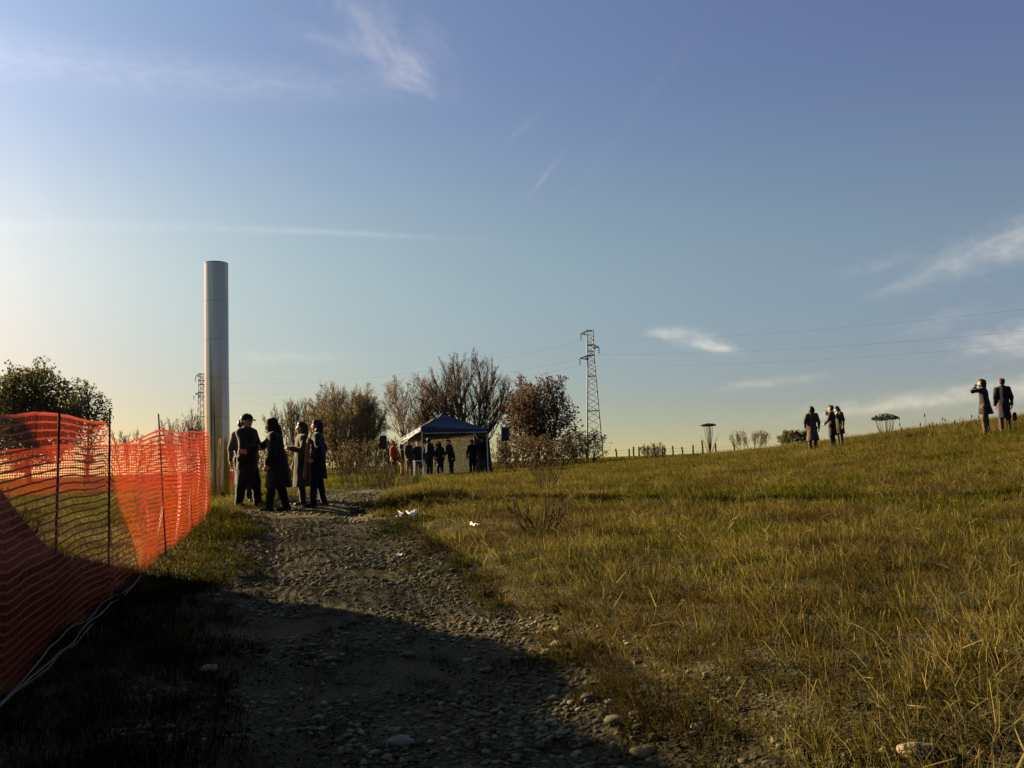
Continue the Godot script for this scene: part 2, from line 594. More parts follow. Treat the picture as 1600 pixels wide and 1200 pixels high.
func tuft_mesh(blades: int, h: float, spread: float, width: float, lean: float, cols: Array, stalks := 0) -> ArrayMesh:
	var mb := MB.new()
	for i in blades:
		var a := rng.randf() * TAU
		var r := spread * sqrt(rng.randf())
		var p := Vector3(cos(a) * r, -0.02, sin(a) * r)
		var hh := h * rr(0.45, 1.1)
		var da := a + rr(-1.2, 1.2)
		var out := Vector3(cos(da), 0, sin(da)) * hh * lean * rr(0.2, 1.4)
		var fa := rng.randf() * TAU
		var side := Vector3(cos(fa), 0, sin(fa)) * width * rr(0.6, 1.3)
		var c: Color = cols[rng.randi() % cols.size()]
		var v := rr(0.7, 1.3)
		c = Color(c.r * v, c.g * v, c.b * v)
		var m1 := p + Vector3(0, hh * 0.45, 0) + out * 0.25
		var m2 := p + Vector3(0, hh * 0.8, 0) + out * 0.62
		var tip := p + Vector3(0, hh * rr(0.85, 1.0), 0) + out
		var nn := (side.cross(Vector3.UP).normalized() + Vector3.UP * 0.5).normalized()
		mb.quad(p - side * 0.5, p + side * 0.5, m1 + side * 0.42, m1 - side * 0.42, c, nn)
		mb.quad(m1 - side * 0.42, m1 + side * 0.42, m2 + side * 0.28, m2 - side * 0.28, c, nn)
		mb.tri(m2 - side * 0.28, m2 + side * 0.28, tip, c, nn)
	for i in stalks:
		var a := rng.randf() * TAU
		var hh := h * rr(0.9, 1.6)
		var tip := Vector3(cos(a) * hh * rr(0.1, 0.5), hh, sin(a) * hh * rr(0.1, 0.5))
		var c := Color(0.24, 0.17, 0.075)
		mb.tube(PackedVector3Array([Vector3.ZERO, tip * 0.5 + Vector3(0, hh * 0.06, 0), tip]), 0.0022, 0.0012, 3, c)
		mb.tube(PackedVector3Array([tip * 0.86, tip * 0.94, tip * 1.02]), 0.006, 0.002, 3, Color(0.2, 0.14, 0.06))
	return mb.done()

func scatter(parent: Node3D, called: String, mesh: Mesh, m: Material, xf: Array, cols: PackedColorArray) -> void:
	if xf.is_empty(): return
	var mm := MultiMesh.new()
	mm.transform_format = MultiMesh.TRANSFORM_3D
	mm.use_colors = true
	mm.mesh = mesh
	mm.instance_count = xf.size()
	for i in xf.size():
		mm.set_instance_transform(i, xf[i])
		mm.set_instance_color(i, cols[i])
	var o := MultiMeshInstance3D.new()
	o.multimesh = mm
	o.material_override = m
	o.name = called
	o.set_meta("kind", "stuff")
	parent.add_child(o, true)

func stone_mesh(seed_: int) -> ArrayMesh:
	var mb := MB.new()
	var n := FastNoiseLite.new()
	n.seed = seed_
	n.frequency = 0.9
	var nu := 10
	var nv := 7
	for j in nv + 1:
		for i in nu:
			var a := TAU * i / nu
			var b := PI * j / nv
			var d := Vector3(sin(b) * cos(a), cos(b), sin(b) * sin(a))
			var r := 1.0 + 0.5 * n.get_noise_3d(d.x * 1.4, d.y * 1.4, d.z * 1.4)
			mb.v.append(Vector3(d.x * r, d.y * r * 0.62, d.z * r * 0.8))
			mb.n.append(d)
			mb.c.append(Color.WHITE)
	for j in nv:
		for i in nu:
			var p := j * nu + i
			var q := j * nu + (i + 1) % nu
			mb.ix.append_array(PackedInt32Array([p, p + nu, q, q, p + nu, q + nu]))
	mb.smooth()
	for i in mb.n.size():
		mb.n[i] = -mb.n[i] if mb.n[i].dot(mb.v[i]) < 0.0 else mb.n[i]
	return mb.done()

# ------------------------------------------------------------------ people
func _elbow(a: Vector3, b: Vector3, up: float, fore: float, pole: Vector3) -> Vector3:
	var ab := b - a
	var l := minf(ab.length(), up + fore - 0.005)
	var d := ab.normalized()
	var t := (up * up - fore * fore + l * l) / (2.0 * l)
	var hh := sqrt(maxf(up * up - t * t, 0.0))
	var side := (pole - d * pole.dot(d)).normalized()
	return a + d * t + side * hh

func _ball(mb: MB, at: Vector3, r: float, col: Color) -> void:
	mb.lathe(at, [[0.0, -r], [r * 0.7, -r * 0.7], [r, 0.0], [r * 0.7, r * 0.7], [0.0, r]], 8, col)

func _hand(mb: MB, wrist: Vector3, dir: Vector3, palm: Vector3, left: bool, cell: float, col: Color) -> void:
	var side := dir.cross(palm).normalized() * (1.0 if left else -1.0)   # towards the thumb
	var m := Vector3.ONE * 0.13
	var mid := wrist + dir * 0.08
	var f := Field.new(mid - m, mid + m, cell)
	f.cap(wrist - dir * 0.03, wrist + dir * 0.01, 0.029, 0.028, 0.015)
	for k in 4:
		var o := side * (0.027 - 0.018 * k)
		f.cap(wrist + dir * 0.015 + o * 0.7, wrist + dir * 0.082 + o, 0.018, 0.0135, 0.014)
		var ln: float = [0.070, 0.078, 0.072, 0.056][k]
		var kn := wrist + dir * (0.086 if k < 3 else 0.078) + o * 1.06
		var j1 := kn + (dir * 0.85 + palm * 0.5).normalized() * ln * 0.5
		var j2 := j1 + (dir * 0.35 + palm * 0.95).normalized() * ln * 0.5
		f.cap(kn, j1, 0.0105, 0.0095, 0.004)
		f.cap(j1, j2, 0.0095, 0.008, 0.004)
	var tb := wrist + dir * 0.025 + side * 0.027
	var t1 := tb + (side * 0.7 + dir * 0.7 + palm * 0.4).normalized() * 0.042
	f.cap(tb, t1, 0.014, 0.0115, 0.01)
	f.cap(t1, t1 + (dir * 0.8 + palm * 0.6 + side * 0.1).normalized() * 0.032, 0.0115, 0.0095, 0.004)
	f.into(mb, col)

func person(label: String, group: String, x: float, z: float, yaw: float, s: Dictionary) -> Node3D:
	var root := base("person", ground_at(x, z) + Vector3(0, s.get("lift", 0.0), 0), deg_to_rad(yaw))
	tag(root, label, "person", group)
	root.scale = Vector3.ONE * (s.get("h", 1.75) / 1.75)
	var cell: float = s.get("cell", 0.026)
	var near := cell < 0.02
	var lean: float = tan(deg_to_rad(s.get("lean", 0.0)))
	var tilt: float = tan(deg_to_rad(s.get("tilt", 0.0)))
	var U := func(p: Vector3) -> Vector3: return p + Vector3(tilt, 0, lean) * maxf(0.0, p.y - 0.92)
	var hip := [Vector3(0.09, 0.9, 0), Vector3(-0.09, 0.9, 0)]
	var foot: Array = [s.get("lf", Vector2(0.11, 0.03)), s.get("rf", Vector2(-0.11, -0.03))]
	var sh := [U.call(Vector3(0.17, 1.41, 0)), U.call(Vector3(-0.17, 1.41, 0))]
	var hand: Array = [s.get("lh", Vector3(0.27, 0.84, 0.08)), s.get("rh", Vector3(-0.27, 0.84, 0.08))]
	var elb := []
	var wr := []
	for i in 2:
		var sd := 1.0 if i == 0 else -1.0
		var d: Vector3 = hand[i] - sh[i]
		if d.length() > 0.54: hand[i] = sh[i] + d.normalized() * 0.54
		elb.append(_elbow(sh[i], hand[i], 0.29, 0.26, Vector3(sd * s.get("elbow_out", 0.5), -0.55, -0.6)))
		wr.append(hand[i])
	var neck: Vector3 = U.call(Vector3(0, 1.47, -0.005))
	var look := deg_to_rad(s.get("look", 0.0))
	var nod := deg_to_rad(s.get("nod", 0.0))
	var fw := Vector3(sin(look) * cos(nod), -sin(nod), cos(look) * cos(nod))
	var rt := Vector3.UP.cross(fw).normalized()
	var up := fw.cross(rt).normalized()
	var C := neck + Vector3(0, 0.155, 0.0) + fw * (0.02 + 0.06 * sin(nod)) - Vector3(0, 0.03 * sin(nod), 0)
	var skin: Color = s.get("skin", Color(0.36, 0.2, 0.13))
	# the body: one figure from head to ankles
	var body := MB.new()
	var lo := Vector3(-0.3, 0.0, -0.3)
	var hi := Vector3(0.3, 1.5, 0.3)
	for p in [sh[0], sh[1], elb[0], elb[1], wr[0], wr[1], neck, Vector3(foot[0].x, 0, foot[0].y), Vector3(foot[1].x, 0, foot[1].y)]:
		lo = lo.min(p - Vector3.ONE * 0.1)
		hi = hi.max(p + Vector3.ONE * 0.1)
	var bf := Field.new(lo, hi, maxf(cell * 1.25, 0.024))
	bf.cap(U.call(Vector3(0, 1.34, 0)), Vector3(0, 0.95, 0), 0.115, 0.105, 0.05, 1.2)
	bf.cap(U.call(Vector3(0, 1.38, 0)), neck + Vector3(0, 0.05, 0), 0.07, 0.05, 0.05)
	for i in 2:
		var kn: Vector3 = hip[i].lerp(Vector3(foot[i].x, 0.08, foot[i].y), 0.52) + Vector3(0, 0, 0.03)
		bf.cap(hip[i], kn, 0.075, 0.05, 0.04)
		bf.cap(kn, Vector3(foot[i].x, 0.08, foot[i].y), 0.05, 0.036, 0.03)
		bf.cap(sh[i], elb[i], 0.05, 0.04, 0.04)
		bf.cap(elb[i], wr[i], 0.038, 0.03, 0.02)
	bf.into(body, skin)
	var hf := Field.new(C - Vector3.ONE * 0.17, C + Vector3.ONE * 0.16, 0.0085 if near else 0.016)
	hf.cap(C + up * 0.035 - fw * 0.022, C + up * 0.012 + fw * 0.014, 0.09, 0.082, 0.03)
	hf.cap(C - up * 0.02 + fw * 0.03, C - up * 0.088 + fw * 0.05, 0.062, 0.036, 0.04)
	hf.cap(C - up * 0.05 - fw * 0.02, neck - Vector3(0, 0.02, 0), 0.055, 0.056, 0.03)
	hf.cap(C + up * 0.008 + fw * 0.094, C - up * 0.026 + fw * 0.112, 0.009, 0.014, 0.012)
	hf.cap(C + up * 0.022 + fw * 0.084 - rt * 0.035, C + up * 0.022 + fw * 0.084 + rt * 0.035, 0.012, 0.012, 0.015)
	hf.cap(C - up * 0.058 + fw * 0.088 - rt * 0.018, C - up * 0.058 + fw * 0.088 + rt * 0.018, 0.010, 0.010, 0.012)
	for sd in [-1.0, 1.0]:
		hf.cap(C + rt * sd * 0.084 + up * 0.012, C + rt * sd * 0.083 - up * 0.025, 0.017, 0.012, 0.012)
	hf.into(body, skin)
	for sd in [-1.0, 1.0]:
		_ball(body, C + fw * 0.088 + rt * sd * 0.032 + up * 0.004, 0.0105, Color(0.05, 0.04, 0.035))
	for i in 2:
		var dir: Vector3 = (wr[i] - elb[i]).normalized()
		var pal := Vector3(-1.0 if i == 0 else 1.0, 0, 0.2)
		if s.has("palm"): pal = s.palm
		pal = (pal - dir * pal.dot(dir)).normalized()
		_hand(body, wr[i], dir, pal, i == 0, 0.0075 if near else 0.012, skin)
	put(body.done(), "body", M.skin, root)
	# trousers and shoes
	var tm := MB.new()
	var tf := Field.new(Vector3(lo.x, 0.03, lo.z).max(Vector3(-0.5, 0.03, -0.5)), Vector3(minf(hi.x, 0.5), 1.1, minf(hi.z, 0.5)), cell)
	var tw: float = s.get("leg_w", 1.0)
	tf.cap(hip[0], hip[1], 0.115, 0.115, 0.04)
	for i in 2:
		var sm_ := MB.new()
		var an := Vector3(foot[i].x, 0.09, foot[i].y)
		var kn: Vector3 = hip[i].lerp(an, 0.52) + Vector3(0, 0, 0.03)
		tf.cap(hip[i], kn, 0.098 * tw, 0.076 * tw, 0.04)
		tf.cap(kn, an - Vector3(0, 0.02, 0), 0.076 * tw, 0.062 * tw, 0.03)
		var sf := Field.new(Vector3(foot[i].x - 0.1, -0.02, foot[i].y - 0.14), Vector3(foot[i].x + 0.1, 0.16, foot[i].y + 0.26), 0.014 if near else 0.02)
		sf.cap(an - Vector3(0, 0.04, 0.045), an + Vector3((0.03 if i == 0 else -0.03), -0.055, 0.15), 0.05, 0.04, 0.02)
		sf.cap(an - Vector3(0, 0.05, 0.03), an + Vector3(0, 0.02, -0.01), 0.048, 0.05, 0.02)
		sf.keep_above(0.0)
		sf.into(sm_, s.get("shoe", Color(0.015, 0.013, 0.012)))
		put(sm_.done(), "shoe", M.leather, root)
	tf.keep_above(0.055)
	tf.folds(noise_c, 0.014, 60.0, 60.0)
	tf.into(tm, s.legs)
	put(tm.done(), "trousers", M.cloth, root)
	# coat
	var hem: float = s.hem
	var fl: float = s.get("flare", 0.2)
	var cw: float = s.get("coat_w", 1.0)
	var clo := Vector3(-0.34, hem - 0.05, -0.3)
	var chi := Vector3(0.34, 1.56, 0.3)
	for p in [sh[0], sh[1], elb[0], elb[1], wr[0], wr[1], neck]:
		clo = clo.min(Vector3(p.x - 0.13, clo.y, p.z - 0.13))
		chi = chi.max(p + Vector3(0.13, 0.12, 0.13))
	var cf := Field.new(clo, chi, cell)
	cf.cap(U.call(Vector3(0, 1.33, 0)), U.call(Vector3(0, 0.98, 0)), 0.165 * cw, 0.16 * cw, 0.06, 1.2)
	cf.cap(sh[0] + Vector3(-0.02, 0, 0), sh[1] + Vector3(0.02, 0, 0), 0.085, 0.085, 0.06)
	cf.cap(U.call(Vector3(0, 1.42, 0)), neck + Vector3(0, 0.02, -0.01), 0.085, 0.075, 0.04)
	cf.cap(Vector3(0, 0.98, 0), Vector3(s.get("swing", 0.0), hem - 0.1, -0.01), 0.165 * cw, fl, 0.06, 1.12)
	for i in 2:
		cf.cap(sh[i], elb[i], 0.08, 0.066, 0.05)
		cf.cap(elb[i], wr[i] + (elb[i] - wr[i]).normalized() * 0.02, 0.064, 0.05, 0.03)
	cf.keep_above(hem)
	cf.folds(noise_c, 0.022, 45.0, 14.0)
	var cm := MB.new()
	cf.into(cm, s.coat)
	put(cm.done(), "coat", M.cloth, root)
	# hair, hood, cap
	var hair: String = s.get("hair", "short")
	var hm := MB.new()
	var hg := Field.new(C - Vector3(0.2, 0.36, 0.2), C + Vector3.ONE * 0.2, 0.012 if near else 0.02)
	hg.cap(C + up * 0.042 - fw * 0.032, C + up * 0.0 - fw * 0.045, 0.098, 0.082, 0.03)
	hg.cap(C + up * 0.088 + fw * 0.03 - rt * 0.03, C + up * 0.088 + fw * 0.03 + rt * 0.03, 0.04, 0.04, 0.03)
	if hair == "long":
		hg.cap(C - fw * 0.05, C - fw * 0.07 - up * 0.2, 0.092, 0.075, 0.04)
		for sd in [-1.0, 1.0]:
			hg.cap(C + rt * sd * 0.082 - fw * 0.01 + up * 0.02, C + rt * sd * 0.085 - up * 0.2, 0.032, 0.035, 0.03)
	elif hair == "hood":
		hg.cap(C + up * 0.03 - fw * 0.03, neck - fw * 0.06 + Vector3(0, -0.06, 0), 0.115, 0.13, 0.05)
		hg.cap(C + up * 0.075 + fw * 0.02 - rt * 0.04, C + up * 0.075 + fw * 0.02 + rt * 0.04, 0.055, 0.055, 0.03)
	elif hair == "bob":
		hg.cap(C - fw * 0.04, C - fw * 0.05 - up * 0.09, 0.098, 0.085, 0.03)
		for sd in [-1.0, 1.0]:
			hg.cap(C + rt * sd * 0.082 - fw * 0.015 + up * 0.02, C + rt * sd * 0.085 - up * 0.08, 0.034, 0.036, 0.03)
	hg.folds(noise_c, 0.02, 90.0, 50.0)
	hg.into(hm, s.get("hair_col", Color(0.02, 0.014, 0.01)))
	put(hm.done(), "hood" if hair == "hood" else "hair", M.cloth if hair == "hood" else M.hair, root)
	if s.has("cap"):
		var km := MB.new()
		var kf := Field.new(C - Vector3.ONE * 0.16, C + Vector3.ONE * 0.2, 0.011 if near else 0.02)
		kf.cap(C + up * 0.055 - fw * 0.02, C + up * 0.05 + fw * 0.012, 0.105, 0.1, 0.02)
		kf.keep_above(C.y + 0.028)
		kf.into(km, s.cap)
		var prev := []
		for i in 9:
			var a := -1.15 + 2.3 * i / 8.0
			var e := C + up * 0.04 + (fw * cos(a) + rt * sin(a)) * 0.1
			var g := C + up * (0.028 - 0.01 * absf(a)) + (fw * (cos(a) * 0.185 + 0.005) + rt * sin(a) * 0.11)
			if prev.size():
				km.quad(prev[0], e, g, prev[1], s.cap, up)
				km.quad(prev[0] - up * 0.012, prev[1] - up * 0.01, g - up * 0.01, e - up * 0.012, s.cap, -up)
				km.quad(prev[1], g, g - up * 0.01, prev[1] - up * 0.01, s.cap)
			prev = [e, g]
		put(km.done(), "cap", M.cloth, root)
	for ex in s.get("extra", []):
		# [name, colour, radius, list of points]: a scarf, strap or lining laid along points
		var xm := MB.new()
		var pl := Vector3.ONE * -10.0
		var ph := Vector3.ONE * 10.0
		var mn: Vector3 = ex[3][0]
		var mx: Vector3 = ex[3][0]
		for p in ex[3]:
			mn = mn.min(p)
			mx = mx.max(p)
		var xf := Field.new(mn - Vector3.ONE * (ex[2] + 0.06), mx + Vector3.ONE * (ex[2] + 0.06), minf(cell, ex[2] * 0.6))
		for i in ex[3].size() - 1:
			xf.cap(ex[3][i], ex[3][i + 1], ex[2], ex[2], 0.02, ex[4] if ex.size() > 4 else 1.0)
		xf.into(xm, ex[1])
		put(xm.done(), ex[0], M.cloth, root)
	return root

# ------------------------------------------------------------------ built things
# line: [x, z, bottom above ground, top above ground, fold depth]
func net_fence(label: String, line: Array, du: float, dv: float, cwid: float, rwid: float, stakes: Array, seed_: int, slant := 0.0, onto: Node3D = null) -> Node3D:
	var root := onto if onto else base("net_fence", ground_at(line[0][0], line[0][1]))
	if not onto: tag(root, label, "fence", "orange plastic net fencing")
	var o := root.position
	# arc length
	var al := [0.0]
	for i in range(1, line.size()):
		al.append(al[i - 1] + Vector2(line[i][0] - line[i - 1][0], line[i][1] - line[i - 1][1]).length())
	var total: float = al[-1]
	var cols := int(total / du)
	var rows := int(1.5 / dv)
	var ns := FastNoiseLite.new()
	ns.seed = seed_
	ns.frequency = 1.0
	ns.fractal_octaves = 1
	var P := PackedVector3Array()
	P.resize((cols + 1) * (rows + 1))
	for i in cols + 1:
		var a := total * i / cols
		var k := 0
		while k < al.size() - 2 and al[k + 1] < a: k += 1
		var t: float = (a - al[k]) / maxf(al[k + 1] - al[k], 0.001)
		var u: Array = line[k]
		var w: Array = line[k + 1]
		var x := lerpf(u[0], w[0], t)
		var z := lerpf(u[1], w[1], t)
		var hb := lerpf(u[2], w[2], t)
		var ht := lerpf(u[3], w[3], sm(0.0, 1.0, t))
		var fold := lerpf(u[4], w[4], t)
		var nrm := Vector3(w[1] - u[1], 0, -(w[0] - u[0])).normalized()
		var g := 0.0
		for e in 7: g += hgt(x + (w[0] - u[0]) * 0.2 * (e - 3), z + (w[1] - u[1]) * 0.2 * (e - 3)) / 7.0
		for j in rows + 1:
			var q := float(j) / rows
			var belly := fold * (sin(a * 0.9 + q * 0.8) * 0.35 + 1.1 * ns.get_noise_2d(a * 0.55, q * 0.9) + 0.12 * ns.get_noise_2d(a * 2.0, q * 1.2)) * (0.35 + 0.65 * sin(PI * clampf(q * 0.9 + 0.05, 0.0, 1.0)))
			var yy := hb + (ht - hb) * q + 0.02 * ns.get_noise_2d(a * 0.5 + 40.0, q * 1.0)
			var drift := fold * 0.5 * ns.get_noise_2d(a * 0.8, q * 2.5 + 9.0)
			P[i * (rows + 1) + j] = Vector3(x, g + yy, z) - o + nrm * belly + Vector3(nrm.z, 0, -nrm.x) * drift + Vector3(u[0] - w[0], 0, u[1] - w[1]).normalized() * slant * (q - 0.2) * (1.0 - sm(0.0, 1.5, a))
	var mb := MB.new()
	var c := Color(0.62, 0.075, 0.018)
	for i in cols + 1:
		for j in rows + 1:
			var p := P[i * (rows + 1) + j]
			var edge := 1.7 if j == 0 or j == rows else 1.0
			if i < cols:
				var p2 := P[(i + 1) * (rows + 1) + j]
				var upv := (P[i * (rows + 1) + mini(j + 1, rows)] - P[i * (rows + 1) + maxi(j - 1, 0)]).normalized() * rwid * 0.5 * edge
				mb.quad(p - upv, p2 - upv, p2 + upv, p + upv, c)
			if j < rows:
				var p3 := P[i * (rows + 1) + j + 1]
				var al2 := (P[mini(i + 1, cols) * (rows + 1) + j] - P[maxi(i - 1, 0) * (rows + 1) + j]).normalized()
				var off := al2.cross(Vector3.UP) * 0.0015
				var hw := al2 * cwid * 0.5
				mb.quad(p - hw + off, p + hw + off, p3 + hw + off, p3 - hw + off, c)
	put(mb.done(), "net", M.net, root)
	for sk in stakes:   # [x, z, height, lean x, lean z]
		var sb := MB.new()
		var f := ground_at(sk[0], sk[1]) - o
		var pts := PackedVector3Array()
		for i in 7:
			var t := i / 6.0
			pts.append(f + Vector3(sk[3] * t, -0.25 + (sk[2] + 0.25) * t, sk[4] * t))
		sb.tube(pts, 0.010, 0.009, 8, Color.WHITE, true)
		put(sb.done(), "stake", M.rust, root)
	return root

func pylon(label: String, at: Vector3, hgt_: float, turn: float) -> Node3D:
	var root := base("pylon", at, turn)
	tag(root, label, "pylon", "lattice pylons of the power line")
	var wid := func(y: float) -> float: return lerpf(1.55, 0.62, clampf(y / (hgt_ * 0.78), 0.0, 1.0))
	for sx in [-1.0, 1.0]:
		for sz in [-1.0, 1.0]:
			var lb := MB.new()
			lb.tube(PackedVector3Array([Vector3(sx * 1.55, -0.6, sz * 1.55), Vector3(sx * wid.call(hgt_ * 0.78), hgt_ * 0.78, sz * wid.call(hgt_ * 0.78)), Vector3(sx * 0.62, hgt_, sz * 0.62)]), 0.10, 0.085, 4, Color.WHITE, true)
			put(lb.done(), "leg", M.steel, root)
	var br := MB.new()
	var y := 0.0
	var i := 0
	while y < hgt_ - 0.8:
		var w0: float = wid.call(y)
		var y1: float = minf(y + w0 * 1.15, hgt_)
		var w1: float = wid.call(y1)
		for f in 4:
			var a := f * PI / 2.0
			var bs := Basis(Vector3.UP, a)
			var s0 := 1.0 if (i + f) % 2 == 0 else -1.0
			br.bar(bs * Vector3(-w0 * s0, y, w0), bs * Vector3(w1 * s0, y1, w1), 0.045, 4)
			if i % 6 == 5:
				br.bar(bs * Vector3(-w1, y1, w1), bs * Vector3(w1, y1, w1), 0.06, 4)
		y = y1
		i += 1
	put(br.done(), "bracing", M.steel, root)
	var tops := []
	for q in [[hgt_ - 0.25, -1.0, 1.75], [hgt_ - 3.0, 1.0, 1.6], [hgt_ - 5.0, -1.0, 2.15]]:
		var ar := MB.new()
		var tip := Vector3(q[1] * q[2], q[0] - 0.45, 0)
		for sz in [-1.0, 1.0]:
			ar.bar(Vector3(-q[1] * 0.62, q[0], sz * 0.62), Vector3(q[1] * 0.62, q[0], sz * 0.62), 0.08, 4)
			ar.bar(Vector3(q[1] * 0.62, q[0], sz * 0.62), tip, 0.08, 4)
			ar.bar(Vector3(q[1] * 0.62, q[0] - 0.75, sz * 0.62), tip, 0.07, 4)
			ar.bar(Vector3(q[1] * 0.62, q[0] - 0.75, sz * 0.62), Vector3(q[1] * 1.1, q[0] - 0.2, sz * 0.35), 0.05, 4)
		put(ar.done(), "arm", M.steel, root)
		var ins := MB.new()
		var prof := []
		for k in 9:
			prof.append([0.05, -0.15 * k - 0.05])
			prof.append([0.14, -0.15 * k - 0.12])
		ins.lathe(tip, prof, 8, Color.WHITE)
		put(ins.done(), "insulator", M.insulator, root)
		tops.append(root.transform * (tip + Vector3(0, -1.5, 0)))
	root.set_meta("tips", tops)
	return root

func cable(label: String, a: Vector3, b: Vector3, sag: float) -> void:
	var mb := MB.new()
	var pts := PackedVector3Array()
	for i in 33:
		var t := i / 32.0
		pts.append(a.lerp(b, t) - a - Vector3(0, 4.0 * sag * t * (1.0 - t), 0))
	mb.tube(pts, 0.013, 0.013, 5, Color.WHITE)
	var o := put(mb.done(), "power_cable", M.steel)
	o.position = a
	tag(o, label, "cable", "cables of the power line")

func speaker(label: String, x: float, z: float, top: float, turn: float) -> void:
	var root := base("loudspeaker", ground_at(x, z), turn)
	tag(root, label, "loudspeaker", "loudspeakers on stands beside the gazebo")
	var cab := MB.new()
	cab.box(Vector3(0, top - 0.33, 0), Vector3(0.36, 0.64, 0.34), 0.03)
	var c := put(cab.done(), "cabinet", M.black, root)
	var gr := MB.new()
	gr.box(Vector3(0, top - 0.33, 0.173), Vector3(0.3, 0.56, 0.012), 0.004)
	put(gr.done(), "grille", M.grille, c)
	var pole := MB.new()
	pole.bar(Vector3(0, 0.25, 0), Vector3(0, top - 0.64, 0), 0.02, 8)
	put(pole.done(), "pole", M.black, root)
	for i in 3:
		var a := TAU * i / 3.0 + 0.4
		var lg := MB.new()
		lg.bar(Vector3(0, 0.75, 0), Vector3(cos(a) * 0.5, 0.0, sin(a) * 0.5), 0.014, 6)
		lg.bar(Vector3(0, 0.3, 0), Vector3(cos(a) * 0.27, 0.35, sin(a) * 0.27), 0.01, 6)
		put(lg.done(), "leg", M.black, root)

func panel(pts: Array, thick: float, sagv: float, nu := 8, nv := 6) -> ArrayMesh:
	# a cloth panel between four corners, with a little thickness and sag
	var mb := MB.new()
	var n: Vector3 = (pts[1] - pts[0]).cross(pts[3] - pts[0]).normalized()
	var grid := []
	for i in nu + 1:
		for j in nv + 1:
			var u := float(i) / nu
			var v := float(j) / nv
			var p: Vector3 = pts[0].lerp(pts[1], u).lerp(pts[3].lerp(pts[2], u), v)
			p += Vector3(0, -sagv * sin(PI * u) * sin(PI * v), 0) + n * 0.03 * noise_c.get_noise_2d(u * 40.0 + pts[0].x * 9.0, v * 40.0)
			grid.append(p)
	for s in 2:
		var off := n * thick * (0.5 if s == 0 else -0.5)
		for i in nu:
			for j in nv:
				var a: Vector3 = grid[i * (nv + 1) + j] + off
				var b: Vector3 = grid[(i + 1) * (nv + 1) + j] + off
				var c: Vector3 = grid[(i + 1) * (nv + 1) + j + 1] + off
				var d: Vector3 = grid[i * (nv + 1) + j + 1] + off
				if s == 0: mb.quad(a, d, c, b, Color.WHITE)
				else: mb.quad(a, b, c, d, Color.WHITE)
	return mb.done()

func gazebo() -> void:
	var o := ground_at(-3.4, -45.4)
	var root := base("gazebo", o)
	tag(root, "dark blue pop-up gazebo tent with pitched canopy sheltering people by the trees", "gazebo")
	var eave := [Vector3(-4.33, 3.33, -43.5), Vector3(-1.24, 3.14, -44.4), Vector3(-2.05, 3.21, -47.4), Vector3(-5.62, 2.94, -46.2)]
	var peak := Vector3(-3.46, 4.03, -45.4) - o
	for i in 4: eave[i] -= o
	for i in 4:
		var a: Vector3 = eave[i]
		var b: Vector3 = eave[(i + 1) % 4]
		put(panel([a, b, peak + (b - peak) * 0.04, peak + (a - peak) * 0.04], 0.012, 0.07), "roof_panel", M.canvas, root)
		var dn := Vector3(0, -0.2, 0)
		var out := ((a + b) * 0.5 - Vector3(peak.x, (a.y + b.y) * 0.5, peak.z)).normalized() * 0.012
		put(panel([a + dn + out, b + dn + out, b + out, a + out], 0.006, 0.03, 10, 2), "valance", M.canvas if i != 3 else M.canvas, root)
		var pm := MB.new()
		var foot := Vector3(a.x, hgt(a.x + o.x, a.z + o.z) - o.y, a.z)
		var inn := (Vector3(peak.x, a.y, peak.z) - a).normalized() * 0.05
		pm.box((a + foot) * 0.5 + inn, Vector3(0.045, a.y - foot.y, 0.045), 0.006)
		put(pm.done(), "pole", M.white_metal, root)
		var rf := MB.new()
		rf.bar(a + inn + Vector3(0, -0.06, 0), peak + Vector3(0, -0.12, 0), 0.016, 6)
		rf.bar(a + inn + Vector3(0, -0.3, 0), b - inn + Vector3(0, -0.12, 0), 0.014, 6)
		put(rf.done(), "truss", M.white_metal, root)
	var hub := MB.new()
	hub.lathe(peak + Vector3(0, -0.02, 0), [[0.0, 0.06], [0.05, 0.04], [0.12, -0.03], [0.1, -0.05]], 12, Color.WHITE)
	put(hub.done(), "peak_cap", M.canvas, root)
	# side wall on the right, back wall of pale cloth
	var lowr := func(p: Vector3) -> Vector3: return Vector3(p.x, hgt(p.x + o.x, p.z + o.z) - o.y + 0.06, p.z)
	var r0: Vector3 = eave[1] + Vector3(0.02, -0.1, 0)
	var r1: Vector3 = eave[2] + Vector3(0.02, -0.1, 0.1)
	put(panel([lowr.call(r0) + Vector3(0.16, 0, 0.05), lowr.call(r1) + Vector3(0.05, 0, 0), r1, r0], 0.006, 0.0), "side_wall", M.canvas, root)
	var b0: Vector3 = eave[2] + Vector3(-0.05, -0.1, 0.06)
	var b1: Vector3 = eave[3] + Vector3(0.05, -0.05, 0.06)
	put(panel([lowr.call(b0), lowr.call(b1), b1, b0], 0.006, 0.0), "back_wall", M.pale_canvas, root)

func small_table(label: String, x: float, z: float) -> void:
	var root := base("table", ground_at(x, z), 0.2)
	tag(root, label, "table")
	var tp := MB.new()
	tp.box(Vector3(0, 0.72, 0), Vector3(0.5, 0.04, 0.45), 0.01)
	put(tp.done(), "tabletop", M.white_metal, root)
	for sx in [-1.0, 1.0]:
		for sz in [-1.0, 1.0]:
			var lg := MB.new()
			lg.box(Vector3(sx * 0.21, 0.35, sz * 0.19), Vector3(0.05, 0.70, 0.05), 0.008)
			put(lg.done(), "leg", M.white_metal, root)

